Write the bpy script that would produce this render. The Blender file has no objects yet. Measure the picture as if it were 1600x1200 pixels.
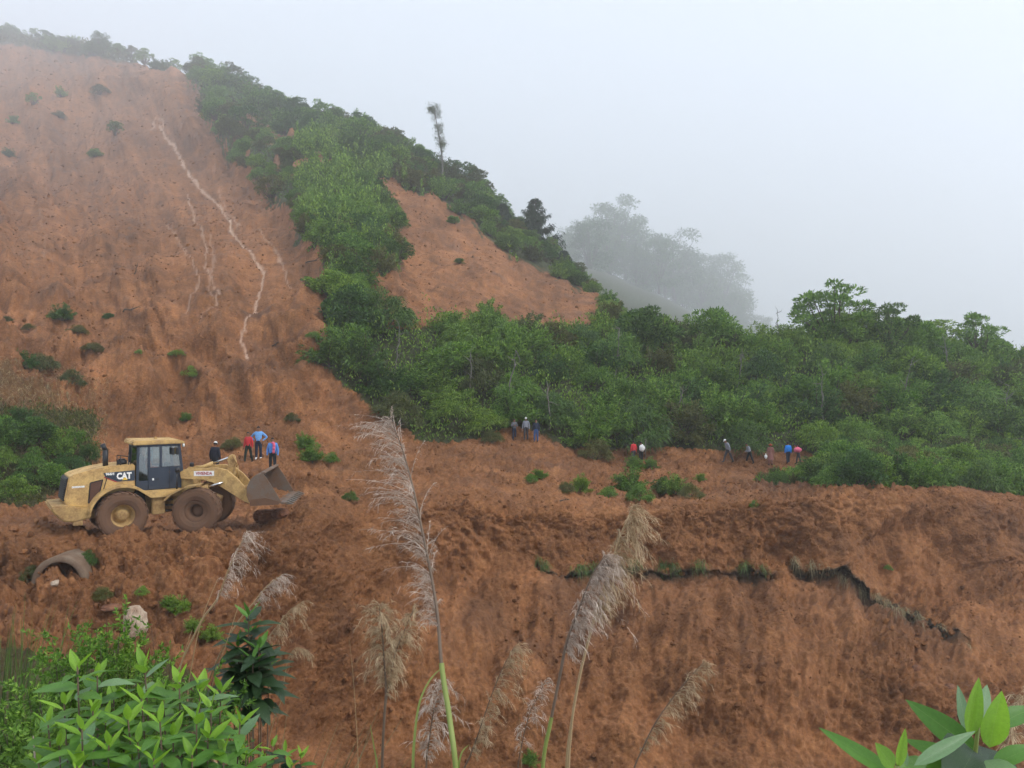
import bpy, bmesh, math, random
import numpy as np
from mathutils import Vector, Matrix, Euler

scene = bpy.context.scene
R = math.radians
F = 1209.0                                   # focal length in photo pixels (1600 wide)

# ------------------------------------------------------------------ camera
cam_data = bpy.data.cameras.new("camera")
cam = bpy.data.objects.new("camera", cam_data)
scene.collection.objects.link(cam)
cam.location = (0, 0, 0)
cam.rotation_euler = (R(90), 0, 0)
cam_data.sensor_width = 36.0
cam_data.lens = 36.0 * F / 1600.0
cam_data.clip_start = 0.05
cam_data.clip_end = 9000.0
scene.camera = cam

# ------------------------------------------------------------------ sky, sun, exposure
SUN_EL, SUN_AZ = R(46), R(112)               # azimuth measured clockwise from +Y
world = bpy.data.worlds.new("World")
scene.world = world
world.use_nodes = True
wn = world.node_tree.nodes
wl = world.node_tree.links
wn.clear()
w_out = wn.new("ShaderNodeOutputWorld")
w_bg = wn.new("ShaderNodeBackground")
w_bg.inputs["Strength"].default_value = 0.1
w_sky = wn.new("ShaderNodeTexSky")
w_sky.sky_type = 'NISHITA'
w_sky.sun_disc = False
w_sky.sun_elevation = SUN_EL
w_sky.sun_rotation = SUN_AZ
w_sky.altitude = 2500
w_sky.air_density = 1.0
w_sky.dust_density = 4.0
w_mix = wn.new("ShaderNodeMixRGB")           # an overcast: the clear sky hidden behind an even cloud layer
w_mix.inputs["Fac"].default_value = 0.86
w_mix.inputs["Color2"].default_value = (7.8, 8.65, 9.9, 1)
wl.new(w_sky.outputs["Color"], w_mix.inputs["Color1"])
wl.new(w_mix.outputs["Color"], w_bg.inputs["Color"])
wl.new(w_bg.outputs["Background"], w_out.inputs["Surface"])

sun_data = bpy.data.lights.new("sun", 'SUN')
sun_data.energy = 1.5
sun_data.angle = R(11)
sun_data.color = (1.0, 0.96, 0.9)
sun = bpy.data.objects.new("sun", sun_data)
scene.collection.objects.link(sun)
d_sun = Vector((math.sin(SUN_AZ) * math.cos(SUN_EL), math.cos(SUN_AZ) * math.cos(SUN_EL), math.sin(SUN_EL)))
sun.rotation_euler = (-d_sun).to_track_quat('-Z', 'Y').to_euler()
sun.location = (60, -20, 120)

scene.view_settings.view_transform = 'Standard'
scene.view_settings.look = 'None'
scene.view_settings.exposure = 0.48
scene.view_settings.gamma = 1.0
scene.view_settings.use_curve_mapping = False
scene.render.engine = 'CYCLES'
scene.cycles.max_bounces = 7
scene.cycles.diffuse_bounces = 3
scene.cycles.glossy_bounces = 2
scene.cycles.transmission_bounces = 4
scene.cycles.transparent_max_bounces = 7
scene.cycles.volume_bounces = 2
scene.cycles.use_denoising = True
scene.cycles.use_adaptive_sampling = True
scene.cycles.adaptive_threshold = 0.035

# ------------------------------------------------------------------ small helpers
COL = scene.collection

def tag(o, label=None, cat=None, group=None, kind=None):
    if label: o["label"] = label
    if cat: o["category"] = cat
    if group: o["group"] = group
    if kind: o["kind"] = kind
    return o

def link(name, mesh, mat=None, parent=None, loc=None, rot=None, scale=None):
    o = bpy.data.objects.new(name, mesh)
    COL.objects.link(o)
    if mat is not None and mesh is not None and len(mesh.materials) == 0:
        mesh.materials.append(mat)
    if parent is not None: o.parent = parent
    if loc is not None: o.location = loc
    if rot is not None: o.rotation_euler = rot
    if scale is not None: o.scale = scale if hasattr(scale, '__len__') else (scale,) * 3
    return o

def empty(name, loc=(0, 0, 0), rot=(0, 0, 0), scale=1.0):
    o = bpy.data.objects.new(name, None)
    COL.objects.link(o)
    o.empty_display_size = 0.3
    o.location = loc
    o.rotation_euler = rot
    o.scale = scale if hasattr(scale, '__len__') else (scale,) * 3
    return o

def copy_tree(o, parent=None):
    c = o.copy()
    COL.objects.link(c)
    c.parent = parent
    for ch in list(o.children):
        copy_tree(ch, c)
    return c

def np_mesh(name, verts, faces, smooth=False, mat_idx=None):
    """verts (n,3), faces (m,3) or (m,4) arrays -> mesh"""
    me = bpy.data.meshes.new(name)
    verts = np.ascontiguousarray(verts, dtype=np.float32)
    faces = np.ascontiguousarray(faces, dtype=np.int32)
    n, m, k = len(verts), len(faces), faces.shape[1]
    me.vertices.add(n)
    me.vertices.foreach_set("co", verts.ravel())
    me.loops.add(m * k)
    me.loops.foreach_set("vertex_index", faces.ravel())
    me.polygons.add(m)
    me.polygons.foreach_set("loop_start", np.arange(0, m * k, k, dtype=np.int32))
    me.polygons.foreach_set("use_smooth", np.full(m, smooth, dtype=bool))
    if mat_idx is not None:
        me.polygons.foreach_set("material_index", np.asarray(mat_idx, dtype=np.int32))
    me.update(calc_edges=True)
    return me

# -------------- numpy gradient noise
_G = np.array([(1,1,0),(-1,1,0),(1,-1,0),(-1,-1,0),(1,0,1),(-1,0,1),(1,0,-1),(-1,0,-1),
               (0,1,1),(0,-1,1),(0,1,-1),(0,-1,-1),(1,1,0),(-1,1,0),(0,-1,1),(0,-1,-1)], dtype=np.float32)
_GT = [np.ascontiguousarray(_G[:, k]) for k in range(3)]
def noise3(p, seed=0):
    p = np.asarray(p, dtype=np.float32)
    fl = np.floor(p)
    i = fl.astype(np.int32).astype(np.uint32)
    f = p - fl
    w = f * f * f * (f * (f * 6 - 15) + 10)
    K = (np.uint32(374761393), np.uint32(668265263), np.uint32(2147483647))
    ax = [[], [], []]
    for a in range(3):
        c = i[:, a] * K[a]
        fa, wa = np.ascontiguousarray(f[:, a]), np.ascontiguousarray(w[:, a])
        ax[a] = [(c, fa, 1 - wa), (c + K[a], fa - 1, wa)]
    sd = np.uint32((seed * 974711) & 0xffffffff)
    out = np.zeros(len(p), np.float32)
    for cx, fx, wx in ax[0]:
        for cy, fy, wy in ax[1]:
            cxy = cx + cy + sd; wxy = wx * wy
            for cz, fz, wz in ax[2]:
                h = cxy + cz
                h = (h ^ (h >> np.uint32(13))) * np.uint32(1274126177)
                h = (h ^ (h >> np.uint32(15))) * np.uint32(2246822519)
                h = ((h ^ (h >> np.uint32(16))) & np.uint32(15)).astype(np.intp)
                out += wxy * wz * (_GT[0][h] * fx + _GT[1][h] * fy + _GT[2][h] * fz)
    return out
def fbm(p, scale, octv=3, seed=0, gain=0.5, billow=False):
    p = np.asarray(p, dtype=np.float32) * scale
    a, s, tot = 1.0, 0, 0
    for k in range(octv):
        n = noise3(p, seed + k * 17)
        if billow: n = np.abs(n) * 2 - 0.5
        s = s + a * n
        tot += a
        a *= gain
        p = p * 2.03 + 11.7
    return s / tot

def smoothstep(a, b, x):
    t = np.clip((x - a) / (b - a), 0, 1)
    return t * t * (3 - 2 * t)

def in_poly(px, py, poly):
    inside = np.zeros(px.shape, dtype=bool)
    n = len(poly)
    j = n - 1
    for i in range(n):
        xi, yi = poly[i]; xj, yj = poly[j]
        c = ((yi > py) != (yj > py)) & (px < (xj - xi) * (py - yi) / ((yj - yi) + 1e-9) + xi)
        inside ^= c
        j = i
    return inside

# ------------------------------------------------------------------ materials
def srgb(r, g, b):
    f = lambda c: (c / 12.92 if c <= 0.04045 else ((c + 0.055) / 1.055) ** 2.4)
    return (f(r / 255), f(g / 255), f(b / 255), 1)

class NT:
    """tiny node-tree builder"""
    def __init__(self, name):
        self.m = bpy.data.materials.new(name)
        self.m.use_nodes = True
        self.n = self.m.node_tree.nodes
        self.l = self.m.node_tree.links
        self.n.clear()
        self.out = self.n.new("ShaderNodeOutputMaterial")
        self.bsdf = self.n.new("ShaderNodeBsdfPrincipled")
        self.l.new(self.bsdf.outputs[0], self.out.inputs[0])
    def node(self, t, **kw):
        nd = self.n.new(t)
        for k, v in kw.items(): setattr(nd, k, v)
        return nd
    def set(self, nd, name, v):
        if hasattr(v, 'is_output') or isinstance(v, bpy.types.NodeSocket): self.l.new(v, nd.inputs[name])
        else: nd.inputs[name].default_value = v
    def coords(self, scale=None, kind="Object"):
        tc = self.node("ShaderNodeTexCoord")
        if scale is None: return tc.outputs[kind]
        mp = self.node("ShaderNodeMapping")
        self.l.new(tc.outputs[kind], mp.inputs[0])
        mp.inputs["Scale"].default_value = scale
        return mp.outputs[0]
    def noise(self, vec, scale, detail=4, rough=0.55):
        nd = self.node("ShaderNodeTexNoise")
        self.l.new(vec, nd.inputs["Vector"])
        nd.inputs["Scale"].default_value = scale
        nd.inputs["Detail"].default_value = detail
        nd.inputs["Roughness"].default_value = rough
        return nd.outputs["Fac"]
    def voronoi(self, vec, scale, out="Distance", feature='F1'):
        nd = self.node("ShaderNodeTexVoronoi")
        nd.feature = feature
        self.l.new(vec, nd.inputs["Vector"])
        nd.inputs["Scale"].default_value = scale
        return nd.outputs[out]
    def ramp(self, fac, stops):
        nd = self.node("ShaderNodeValToRGB")
        el = nd.color_ramp.elements
        while len(el) < len(stops): el.new(0.5)
        for e, (p, c) in zip(el, stops):
            e.position = p
            e.color = c if len(c) == 4 else (*c, 1)
        self.l.new(fac, nd.inputs[0])
        return nd.outputs[0]
    def math(self, op, a, b=None, c=None, clamp=False):
        nd = self.node("ShaderNodeMath", operation=op)
        nd.use_clamp = clamp
        for i, v in enumerate((a, b, c)):
            if v is None: continue
            if isinstance(v, bpy.types.NodeSocket): self.l.new(v, nd.inputs[i])
            else: nd.inputs[i].default_value = v
        return nd.outputs[0]
    def mix(self, fac, a, b, blend='MIX'):
        nd = self.node("ShaderNodeMixRGB", blend_type=blend)
        for i, v in enumerate((fac, a, b)):
            if isinstance(v, bpy.types.NodeSocket): self.l.new(v, nd.inputs[i])
            else: nd.inputs[i].default_value = v
        return nd.outputs[0]
    def attr(self, name, out="Fac"):
        nd = self.node("ShaderNodeAttribute", attribute_name=name)
        return nd.outputs[out]
    def bump(self, h, strength=0.5, dist=0.02, normal=None):
        nd = self.node("ShaderNodeBump")
        nd.inputs["Strength"].default_value = strength
        nd.inputs["Distance"].default_value = dist
        self.l.new(h, nd.inputs["Height"])
        if normal is not None: self.l.new(normal, nd.inputs["Normal"])
        return nd.outputs[0]
    def base(self, color=None, rough=None, normal=None, metal=None, spec=None):
        b = self.bsdf
        if color is not None: self.set(b, "Base Color", color)
        if rough is not None: self.set(b, "Roughness", rough)
        if metal is not None: self.set(b, "Metallic", metal)
        if spec is not None: self.set(b, "Specular IOR Level", spec)
        if normal is not None: self.l.new(normal, b.inputs["Normal"])
        return self.m

def soil_color(t, v):
    """red laterite soil, patchy at several scales -> colour socket"""
    n1 = t.noise(v, 0.085, 6, 0.66)
    n2 = t.noise(v, 0.55, 6, 0.7)
    n3 = t.noise(v, 6.0, 5, 0.75)
    base = t.ramp(n1, [(0.3, (0.099, 0.039, 0.016)), (0.5, (0.218, 0.088, 0.033)), (0.7, (0.322, 0.137, 0.049))])
    c2 = t.ramp(n2, [(0.30, (0.078, 0.034, 0.016)), (0.48, (0.213, 0.085, 0.032)), (0.70, (0.406, 0.185, 0.073))])
    c = t.mix(0.5, base, c2)
    c3 = t.ramp(n3, [(0.30, (0.047, 0.025, 0.013)), (0.48, (0.213, 0.085, 0.032)), (0.72, (0.582, 0.309, 0.138))])
    return t.mix(0.33, c, c3)

def make_soil():
    t = NT("red_soil")
    v = t.coords()
    c = soil_color(t, v)
    veg = t.attr("veg")
    turf = t.attr("turf")
    wet = t.attr("wet")
    silt = t.attr("silt")
    nv = t.noise(v, 2.5, 5, 0.7)
    green = t.ramp(nv, [(0.3, (0.022, 0.026, 0.012)), (0.55, (0.05, 0.06, 0.02)), (0.8, (0.11, 0.09, 0.045))])
    c = t.mix(1.0, c, t.attr("tone", "Color"), 'MULTIPLY')
    c = t.mix(wet, c, t.mix(0.7, c, (0.055, 0.030, 0.022, 1)))
    c = t.mix(veg, c, green)
    c = t.mix(turf, c, t.ramp(nv, [(0.3, (0.03, 0.02, 0.013)), (0.6, (0.075, 0.048, 0.026)), (0.85, (0.10, 0.08, 0.04))]))
    c = t.mix(silt, c, (0.52, 0.35, 0.25, 1))
    h = t.math('ADD', t.math('MULTIPLY', t.noise(v, 4.0, 6, 0.75), 1.0),
               t.math('MULTIPLY', t.voronoi(v, 7.0), -0.45))
    h2 = t.math('ADD', h, t.math('MULTIPLY', t.noise(v, 22.0, 3, 0.7), 0.3))
    rough_patch = t.ramp(t.noise(v, 0.23, 4, 0.6), [(0.40, (0.22, 0.22, 0.22)), (0.56, (1, 1, 1))])
    scratch = t.noise(t.coords((2.2, 2.2, 0.22)), 2.6, 5, 0.65)
    h3 = t.math('ADD', t.math('MULTIPLY', h2, rough_patch), t.math('MULTIPLY', scratch, 0.45))
    nrm = t.bump(h3, 1.0, 0.17)
    r = t.math('SUBTRACT', 0.92, t.math('MULTIPLY', wet, 0.25))
    return t.base(c, r, nrm, spec=0.25)
M_SOIL = make_soil()
# ------------------------------------------------------------------ the hillside, one sheet from the camera's bank to the far ridge
def zp(d, py): return (600.0 - py) / F * d
NEAR = [(0.5, -1.65), (1.8, -2.0)]
def prof(bank, gully, vis, dip, ridge, far):
    return NEAR + [bank, gully] + [(d, zp(d, p)) for d, p in vis] + [dip, ridge, far]
PROFILES = {
 -350: prof((6, -3.2), (14, -6.0), [(18, 1000), (21, 950), (23.6, 905), (26.5, 838), (30, 815), (34, 750), (40, 590), (66, 400), (330, 190), (1050, -20)], (1200, 500), (1900, 350), (2900, 100)),
 0:    prof((6, -3.6), (14, -6.9), [(18, 1060), (21, 985), (23.6, 925), (26.4, 829), (31, 812), (36, 770), (41, 620), (66, 445), (300, 250), (960, 66)], (1100, 400), (1900, 300), (2900, 100)),
 150:  prof((6, -3.8), (15, -8.0), [(18.5, 1065), (21.5, 985), (24, 912), (26.6, 829), (31, 812), (37, 768), (43, 660), (65, 482), (270, 280), (820, 92)], (960, 320), (1900, 260), (2900, 100)),
 300:  prof((6, -4.2), (15, -9.5), [(18.5, 1110), (22, 1000), (24.5, 905), (26.7, 828), (32, 812), (39, 750), (47, 672), (62, 480), (205, 290), (540, 138)], (640, 190), (1900, 220), (2900, 100)),
 450:  prof((6, -4.8), (16, -11.5), [(20, 1190), (23.5, 1050), (26, 930), (28.2, 820), (33, 792), (41, 735), (48, 670), (62, 490), (150, 325), (360, 200)], (430, 105), (1900, 180), (2900, 100)),
 600:  prof((6, -5.0), (18, -13.5), [(24, 1215), (27, 1060), (30, 900), (33, 790), (39, 755), (50, 694), (55, 640), (65, 500), (115, 350), (245, 245)], (295, 58), (1900, 180), (2900, 100)),
 700:  prof((6, -5.0), (19, -14.5), [(25.3, 1215), (28.3, 1050), (31.2, 890), (34.5, 780), (42, 745), (53, 694), (57, 645), (66, 530), (102, 420), (205, 298)], (245, 42), (1900, 200), (2900, 100)),
 800:  prof((6, -5.0), (20, -15), [(26, 1215), (29, 1050), (32, 900), (35.3, 795), (43, 755), (54.5, 687), (59, 630), (68, 545), (94, 470), (180, 362)], (215, 25), (1900, 240), (2900, 100)),
 900:  prof((6, -5.0), (20, -15), [(26.5, 1215), (29.5, 1050), (32.5, 905), (36, 800), (44, 765), (55, 708), (60, 650), (69, 572), (86, 515), (148, 445)], (185, 13), (1900, 260), (2900, 100)),
 1000: prof((6, -5.0), (20, -15.5), [(26.8, 1215), (29.8, 1050), (32.8, 905), (37, 797), (46, 770), (55.5, 718), (60, 672), (68, 598), (76, 540), (86, 540)], (150, 1), (1950, 222), (2900, 90)),
 1100: prof((6, -5.0), (20, -15.5), [(27, 1215), (30, 1050), (33, 905), (37.5, 788), (46.5, 765), (56, 722), (60.5, 676), (68.5, 604), (76.5, 546), (86, 550)], (150, -1), (2050, 160), (2950, 50)),
 1200: prof((6, -5.0), (20, -15.5), [(27, 1215), (30.3, 1050), (33.5, 905), (38, 778), (47, 760), (56, 724), (61, 676), (69, 606), (77, 548), (86, 556)], (150, -3), (2150, 64), (3000, 0)),
 1350: prof((6, -5.0), (20, -15.5), [(27.5, 1215), (30.8, 1050), (34.3, 905), (39, 772), (47.5, 755), (56, 726), (61, 676), (69, 604), (78, 540), (88, 550)], (150, -5), (2150, -30), (3000, -60)),
 1500: prof((6, -5.0), (20, -15.5), [(28, 1215), (31.3, 1050), (35, 905), (40, 774), (48, 757), (57, 728), (62, 680), (70, 612), (79, 560), (89, 572)], (150, -8), (2150, -70), (3000, -100)),
 1600: prof((6, -5.0), (20, -15.5), [(28.5, 1215), (31.8, 1050), (35.5, 905), (41, 776), (49, 760), (58, 730), (63, 686), (71, 622), (80, 580), (90, 592)], (150, -10), (2150, -90), (3000, -120)),
 1950: prof((6, -4.5), (20, -15), [(30, 1215), (33, 1050), (37, 905), (44, 780), (52, 764), (62, 735), (67, 690), (75, 640), (84, 610), (95, 620)], (160, -12), (2150, -100), (3000, -130)),
}
for k_ in PROFILES:                       # the terrace breaks off in a steep bank
    if k_ >= 600:
        d7_ = PROFILES[k_][7][0]; s_ = 1.35 if k_ > 600 else 1.8
        PROFILES[k_][6] = (d7_ - s_, zp(d7_ - s_, 886))
SEG = [6, 12, 14, 24, 76, 76, 62, 46, 52, 46, 60, 70, 84, 14, 16, 8]

def pchip(x, y, xi):
    """monotone cubic along axis 0; y (n,k)"""
    h = np.diff(x)[:, None]
    d = np.diff(y, axis=0) / h
    m = np.zeros_like(y)
    same = d[:-1] * d[1:] > 0
    w1 = 2 * h[1:] + h[:-1]; w2 = h[1:] + 2 * h[:-1]
    with np.errstate(divide='ignore', invalid='ignore'):
        mm = (w1 + w2) / (w1 / d[:-1] + w2 / d[1:])
    m[1:-1] = np.where(same, np.nan_to_num(mm), 0)
    m[0] = d[0]; m[-1] = d[-1]
    k = np.clip(np.searchsorted(x, xi, side='right') - 1, 0, len(x) - 2)
    hh = (x[k + 1] - x[k])[:, None]
    t = ((xi - x[k]))[:, None] / hh
    t2, t3 = t * t, t * t * t
    return (2*t3 - 3*t2 + 1) * y[k] + (t3 - 2*t2 + t) * hh * m[k] + (-2*t3 + 3*t2) * y[k+1] + (t3 - t2) * hh * m[k+1]

def build_grid():
    keys = np.array(sorted(PROFILES), dtype=float)
    tab = np.array([PROFILES[int(k)] for k in keys], dtype=float)         # (cols, nodes, 2)
    U = np.concatenate([np.linspace(-350, 0, 60, endpoint=False), np.linspace(0, 1600, 800, endpoint=False), np.linspace(1600, 1950, 61)])
    nn = tab.shape[1]
    nodes = pchip(keys, tab.reshape(len(keys), -1), U).reshape(len(U), nn, 2)
    tv = np.concatenate([np.arange(s) / s + i for i, s in enumerate(SEG)] + [[float(len(SEG))]])
    prof_ = pchip(np.arange(nn, dtype=float), nodes.transpose(1, 0, 2).reshape(nn, -1), tv).reshape(len(tv), len(U), 2)
    D = prof_[:, :, 0].T; Z = prof_[:, :, 1].T                            # (U, V)
    X = (U[:, None] - 800.0) / F * D
    return U, tv, X, D, Z
U, TV, X, Y, Z = build_grid()
NU, NV = X.shape
PXg = np.repeat(U[:, None], NV, 1)
PYg = 600 - F * Z / Y
Tg = np.repeat(TV[None, :], NU, 0)

# polygons given in photo pixels only pick out stretches of this hillside
POLY_SPUR = [(300, 120), (345, 130), (372, 215), (450, 250), (520, 250), (555, 285), (585, 322), (608, 338), (618, 440), (560, 420), (520, 440), (490, 400), (440, 340), (400, 290), (360, 250), (330, 190)]
POLY_LEFTBANK = [(-350, 520), (0, 580), (60, 610), (150, 650), (160, 720), (60, 790), (-350, 800)]
POLY_TUFT = [(75, 470), (110, 470), (165, 560), (130, 560), (90, 500)]
def veg_mask():
    v = np.zeros(X.shape)
    jx = fbm(np.stack([X.ravel(), Y.ravel(), Z.ravel()], 1), 0.35, 3, 5).reshape(X.shape) * 45
    px, py = PXg + jx, PYg + jx[::-1] * 0.6
    # thicket on the hill behind the road
    left_edge = np.interp(PYg, [430, 560, 600, 640, 690, 700], [515, 500, 515, 600, 660, 690])
    v = np.maximum(v, ((Tg > np.interp(PXg, [760, 790, 850, 880, 950, 980, 1260, 1300], [9.15, 9.4, 9.4, 9.2, 9.3, 9.5, 9.5, 9.15])) & (Tg < 12.2) & (px > left_edge) & (PXg > 480)
                       & ~((PXg > 560) & (PXg < 935) & (PYg < 512 + 0.06 * (PXg - 640)))) * 1.0)
    # undergrowth between the road and the slide at the right
    v = np.maximum(v, ((px > 1185) & (Tg > np.interp(PXg, [1190, 1260, 1330, 1600], [8.15, 7.75, 7.35, 7.4])) & (Tg < np.interp(PXg, [1190, 1225, 1290, 1310], [8.35, 8.5, 8.9, 9.2]))) * 0.9)
    # spur and crest
    holes = fbm(np.stack([PXg.ravel() * 0.03, PYg.ravel() * 0.03, PXg.ravel() * 0], 1), 1.0, 3, 55).reshape(X.shape)
    v = np.maximum(v, (in_poly(px, py, POLY_SPUR) & (Tg > 10) & (holes > -0.10)) * 1.0)
    crest = np.interp(PXg, [-350, 0, 200, 300, 450, 560, 640, 700, 800, 930, 1000], [20, 70, 95, 122, 215, 262, 300, 322, 398, 466, 480])
    v = np.maximum(v, ((py < crest) & (Tg > 11.5) & (PXg < 1000)) * 1.0)
    v = np.maximum(v, (Tg > 13.0) * 1.0)
    v = np.maximum(v, ((PXg > 940) & (Tg > 12)) * 1.0)
    v = np.maximum(v, (in_poly(px, py, POLY_LEFTBANK) & (Tg > 8.6) & (Tg < 11)) * (0.35 + 0.5 * (PYg > 640)))
    # bank at the camera's feet
    v = np.maximum(v, (Tg < 3.2) * 1.0)
    v = np.maximum(v, ((px < 330) & (Tg < 4.4)) * 0.8)
    return v
VEG = veg_mask()

# cracks where the sliding mass broke the turf: (px, py) along the line, strength at each
CRACKS = [([838, 850, 870, 900, 935, 970, 1010, 1050, 1095, 1130, 1170, 1205, 1225], [872, 884, 897, 893, 884, 880, 884, 888, 884, 890, 884, 890, 888],
           [0, .8, 1, 1, .8, .7, .6, .75, .5, .3, .8, .5, 0]),
          ([1236, 1250, 1290, 1340, 1390, 1440, 1480, 1515], [876, 882, 892, 922, 950, 972, 992, 1022], [0, 1, 1, 1.1, 1.1, .9, .8, 0])]
def crack_field():
    disp = np.zeros(X.shape); turf = np.zeros(X.shape)
    wob = fbm(np.stack([PXg.ravel(), PXg.ravel() * 0, np.zeros(PXg.size)], 1), 0.05, 3, 77).reshape(X.shape) * 14
    for xs, ys, am in CRACKS:
        c = np.interp(PXg, xs, ys) + wob
        a = np.interp(PXg, xs, am, left=0, right=0)
        s = PYg - c
        ok = (Tg > 3.5) & (Tg < 7.5)
        disp += np.where(ok, a * np.where(s < 0, 0.42 * np.exp(s / 50.0), -0.55 * np.exp(-s / 40.0)), 0)
        turf = np.maximum(turf, np.where(ok, np.clip(a * 1.3, 0, 1) * smoothstep(-6, -2, s) * (1 - smoothstep(6, 16, s - 1.6 * np.abs(wob))), 0))
    return disp, turf

def sculpt():
    global X, Y, Z
    P = np.stack([X, Y, Z], 2)
    du = np.gradient(P, axis=0); dv = np.gradient(P, axis=1)
    N = np.cross(du, dv)
    N /= np.linalg.norm(N, axis=2, keepdims=True) + 1e-9
    flat = P.reshape(-1, 3)
    sh = X.shape
    big = fbm(flat, 0.10, 3, 1).reshape(sh)
    mid = fbm(flat, 0.42, 3, 21).reshape(sh)
    clod = fbm(flat, 1.5, 3, 41, 0.55, True).reshape(sh)
    fine = fbm(flat, 4.5, 2, 61, 0.6, True).reshape(sh)
    patch = smoothstep(-0.25, 0.3, fbm(flat, 0.22, 3, 91).reshape(sh))
    d = big * 0.9 * smoothstep(4, 30, Y) + mid * 0.38
    # clods: strong on the pushed-up heaps and the lower face, weaker high up
    heap = smoothstep(3.4, 4.2, Tg) * (1 - smoothstep(10.2, 11.3, Tg))
    bank = smoothstep(3.6, 4.2, Tg) * (1 - smoothstep(6.3, 6.9, Tg)) * smoothstep(480, 800, PXg)
    heap = heap * (1 - 0.90 * bank * smoothstep(-0.30, 0.10, fbm(flat, 0.13, 2, 95).reshape(sh) + 0.05))
    plat = (1 - np.abs(np.clip((PXg - 260) / 330, -1, 1))) * smoothstep(6.2, 6.9, Tg) * (1 - smoothstep(7.6, 8.2, Tg))
    d += clod * (0.14 + 0.50 * heap * (0.3 + 0.7 * patch)) + fine * (0.05 + 0.15 * heap * (0.35 + 0.65 * patch))
    # furrows that run down the slide
    pol0 = np.stack([PXg.ravel() * 0.010, PYg.ravel() * 0.010, np.zeros(PXg.size)], 1)
    fl = PXg - 0.42 * (PYg - 300) + fbm(pol0, 1.0, 2, 171).reshape(sh) * 30
    q = np.stack([fl.ravel() * 0.030, Tg.ravel() * 0.9, np.zeros(PXg.size)], 1)
    fur = fbm(q, 1.0, 4, 131, 0.6).reshape(sh)
    q2 = np.stack([fl.ravel() * 0.011 + 3, Tg.ravel() * 0.8, np.zeros(PXg.size)], 1)
    fur2 = fbm(q2, 1.0, 3, 151, 0.55).reshape(sh)
    up = smoothstep(9.6, 10.6, Tg) * (1 - smoothstep(13.0, 13.3, Tg))
    scl = np.clip(Y / 85.0, 1.0, 6.0)
    pol = np.stack([PXg.ravel() * 0.022, PYg.ravel() * 0.022, np.zeros(PXg.size)], 1)
    steps = fbm(np.stack([PXg.ravel() * 0.008, PYg.ravel() * 0.020 + 0.004 * PXg.ravel(), np.zeros(PXg.size)], 1), 1.0, 4, 191, 0.55).reshape(sh)
    steps = np.tanh(steps * 7) * 0.9
    rel = np.interp(PXg, [0, 480, 560, 900], [0.75, 0.7, 0.34, 0.25])
    d += up * scl * rel * (1 - 0.75 * TROUGH) * (fur * 0.5 + fur2 * 2.6 + fbm(pol, 1.0, 5, 181, 0.62).reshape(sh) * 1.5 + steps * 0.9)
    q3 = np.stack([PXg.ravel() * 0.02, Tg.ravel() * 1.6, np.zeros(PXg.size)], 1)
    low = smoothstep(3.8, 4.5, Tg) * (1 - smoothstep(6.4, 7.0, Tg))
    d += low * fbm(q3, 1.0, 4, 171, 0.6).reshape(sh) * 1.1
    d += low * np.tanh(fbm(flat, 0.16, 3, 175, 0.5).reshape(sh) * 6) * 0.42
    mound = np.exp(-((PXg - 490) / 48) ** 2 - ((PYg - 792) / 20) ** 2) * (Tg > 6.2) * (Tg < 8.3)
    d += mound * 1.0
    d *= np.where(plat > 0.2, 0.75, 1.0)
    d *= 1 - 0.5 * VEG
    d -= (SILT * 0.10 + TROUGH * 0.55) * np.clip(Y / 85.0, 1, 6)
    d *= smoothstep(2.5, 8.0, Y)
    cd, turf = crack_field()
    # the vegetated spur and the thicket's edge stand proud of the scoured slide
    spur = (in_poly(PXg, PYg, POLY_SPUR) & (Tg > 10)).astype(float)
    k = np.ones(9) / 9
    for ax in (0, 1):
        spur = np.apply_along_axis(lambda a: np.convolve(a, k, 'same'), ax, spur)
    d += spur * 1.6 * np.clip(Y / 85.0, 1, 4)
    # hollow dug out beside the bucket
    hol = np.exp(-(((PXg - 556) / 34) ** 2 + ((PYg - 768) / 20) ** 2)) * (Tg > 5) * (Tg < 9)
    cul = np.exp(-(((PXg - 92) / 24) ** 4 + ((PYg - 908) / 17) ** 4)) * (Tg > 4.5) * (Tg < 7.2)
    P2 = P + N * d[:, :, None]
    toward = -P / (np.linalg.norm(P, axis=2, keepdims=True) + 1e-9)
    toward[:, :, 2] = 0
    P2 += toward * (cd - hol * 1.3 - cul * 3.4)[:, :, None]
    X, Y, Z = P2[:, :, 0], P2[:, :, 1], P2[:, :, 2]
    # damp ground: seeps below the cracks, puddled track of the loader, the scarp foot
    wet = smoothstep(0.08, 0.4, fbm(flat, 0.16, 4, 201, 0.65).reshape(sh)) * 0.5
    track = np.exp(-((PYg - 816) / 12.0) ** 2) * smoothstep(490, 400, PXg) * (Tg > 6.3) * (0.55 + 0.9 * mid)
    wet = np.maximum(wet, np.clip(track, 0, 0.9))
    for xs, ys, am in CRACKS:
        c = np.interp(PXg, xs, ys); a = np.interp(PXg, xs, am, left=0, right=0)
        s = PYg - c
        wet = np.maximum(wet, a * ((s > 0) & (Tg > 3.5) & (Tg < 7.5)) * np.exp(-np.clip(s, 0, None) / 45.0))
    # streaks and patches of paler and darker earth along the fall line
    st = fbm(np.stack([fl.ravel() * 0.045, PYg.ravel() * 0.006, np.zeros(PXg.size)], 1), 1.0, 4, 601, 0.6).reshape(sh)
    pa = fbm(np.stack([PXg.ravel() * 0.013, PYg.ravel() * 0.016, np.zeros(PXg.size)], 1), 1.0, 5, 611, 0.62).reshape(sh)
    fi = fbm(np.stack([PXg.ravel() * 0.09, PYg.ravel() * 0.13, np.zeros(PXg.size)], 1), 1.0, 3, 621, 0.6).reshape(sh)
    upk = smoothstep(9.4, 10.4, Tg)
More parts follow.
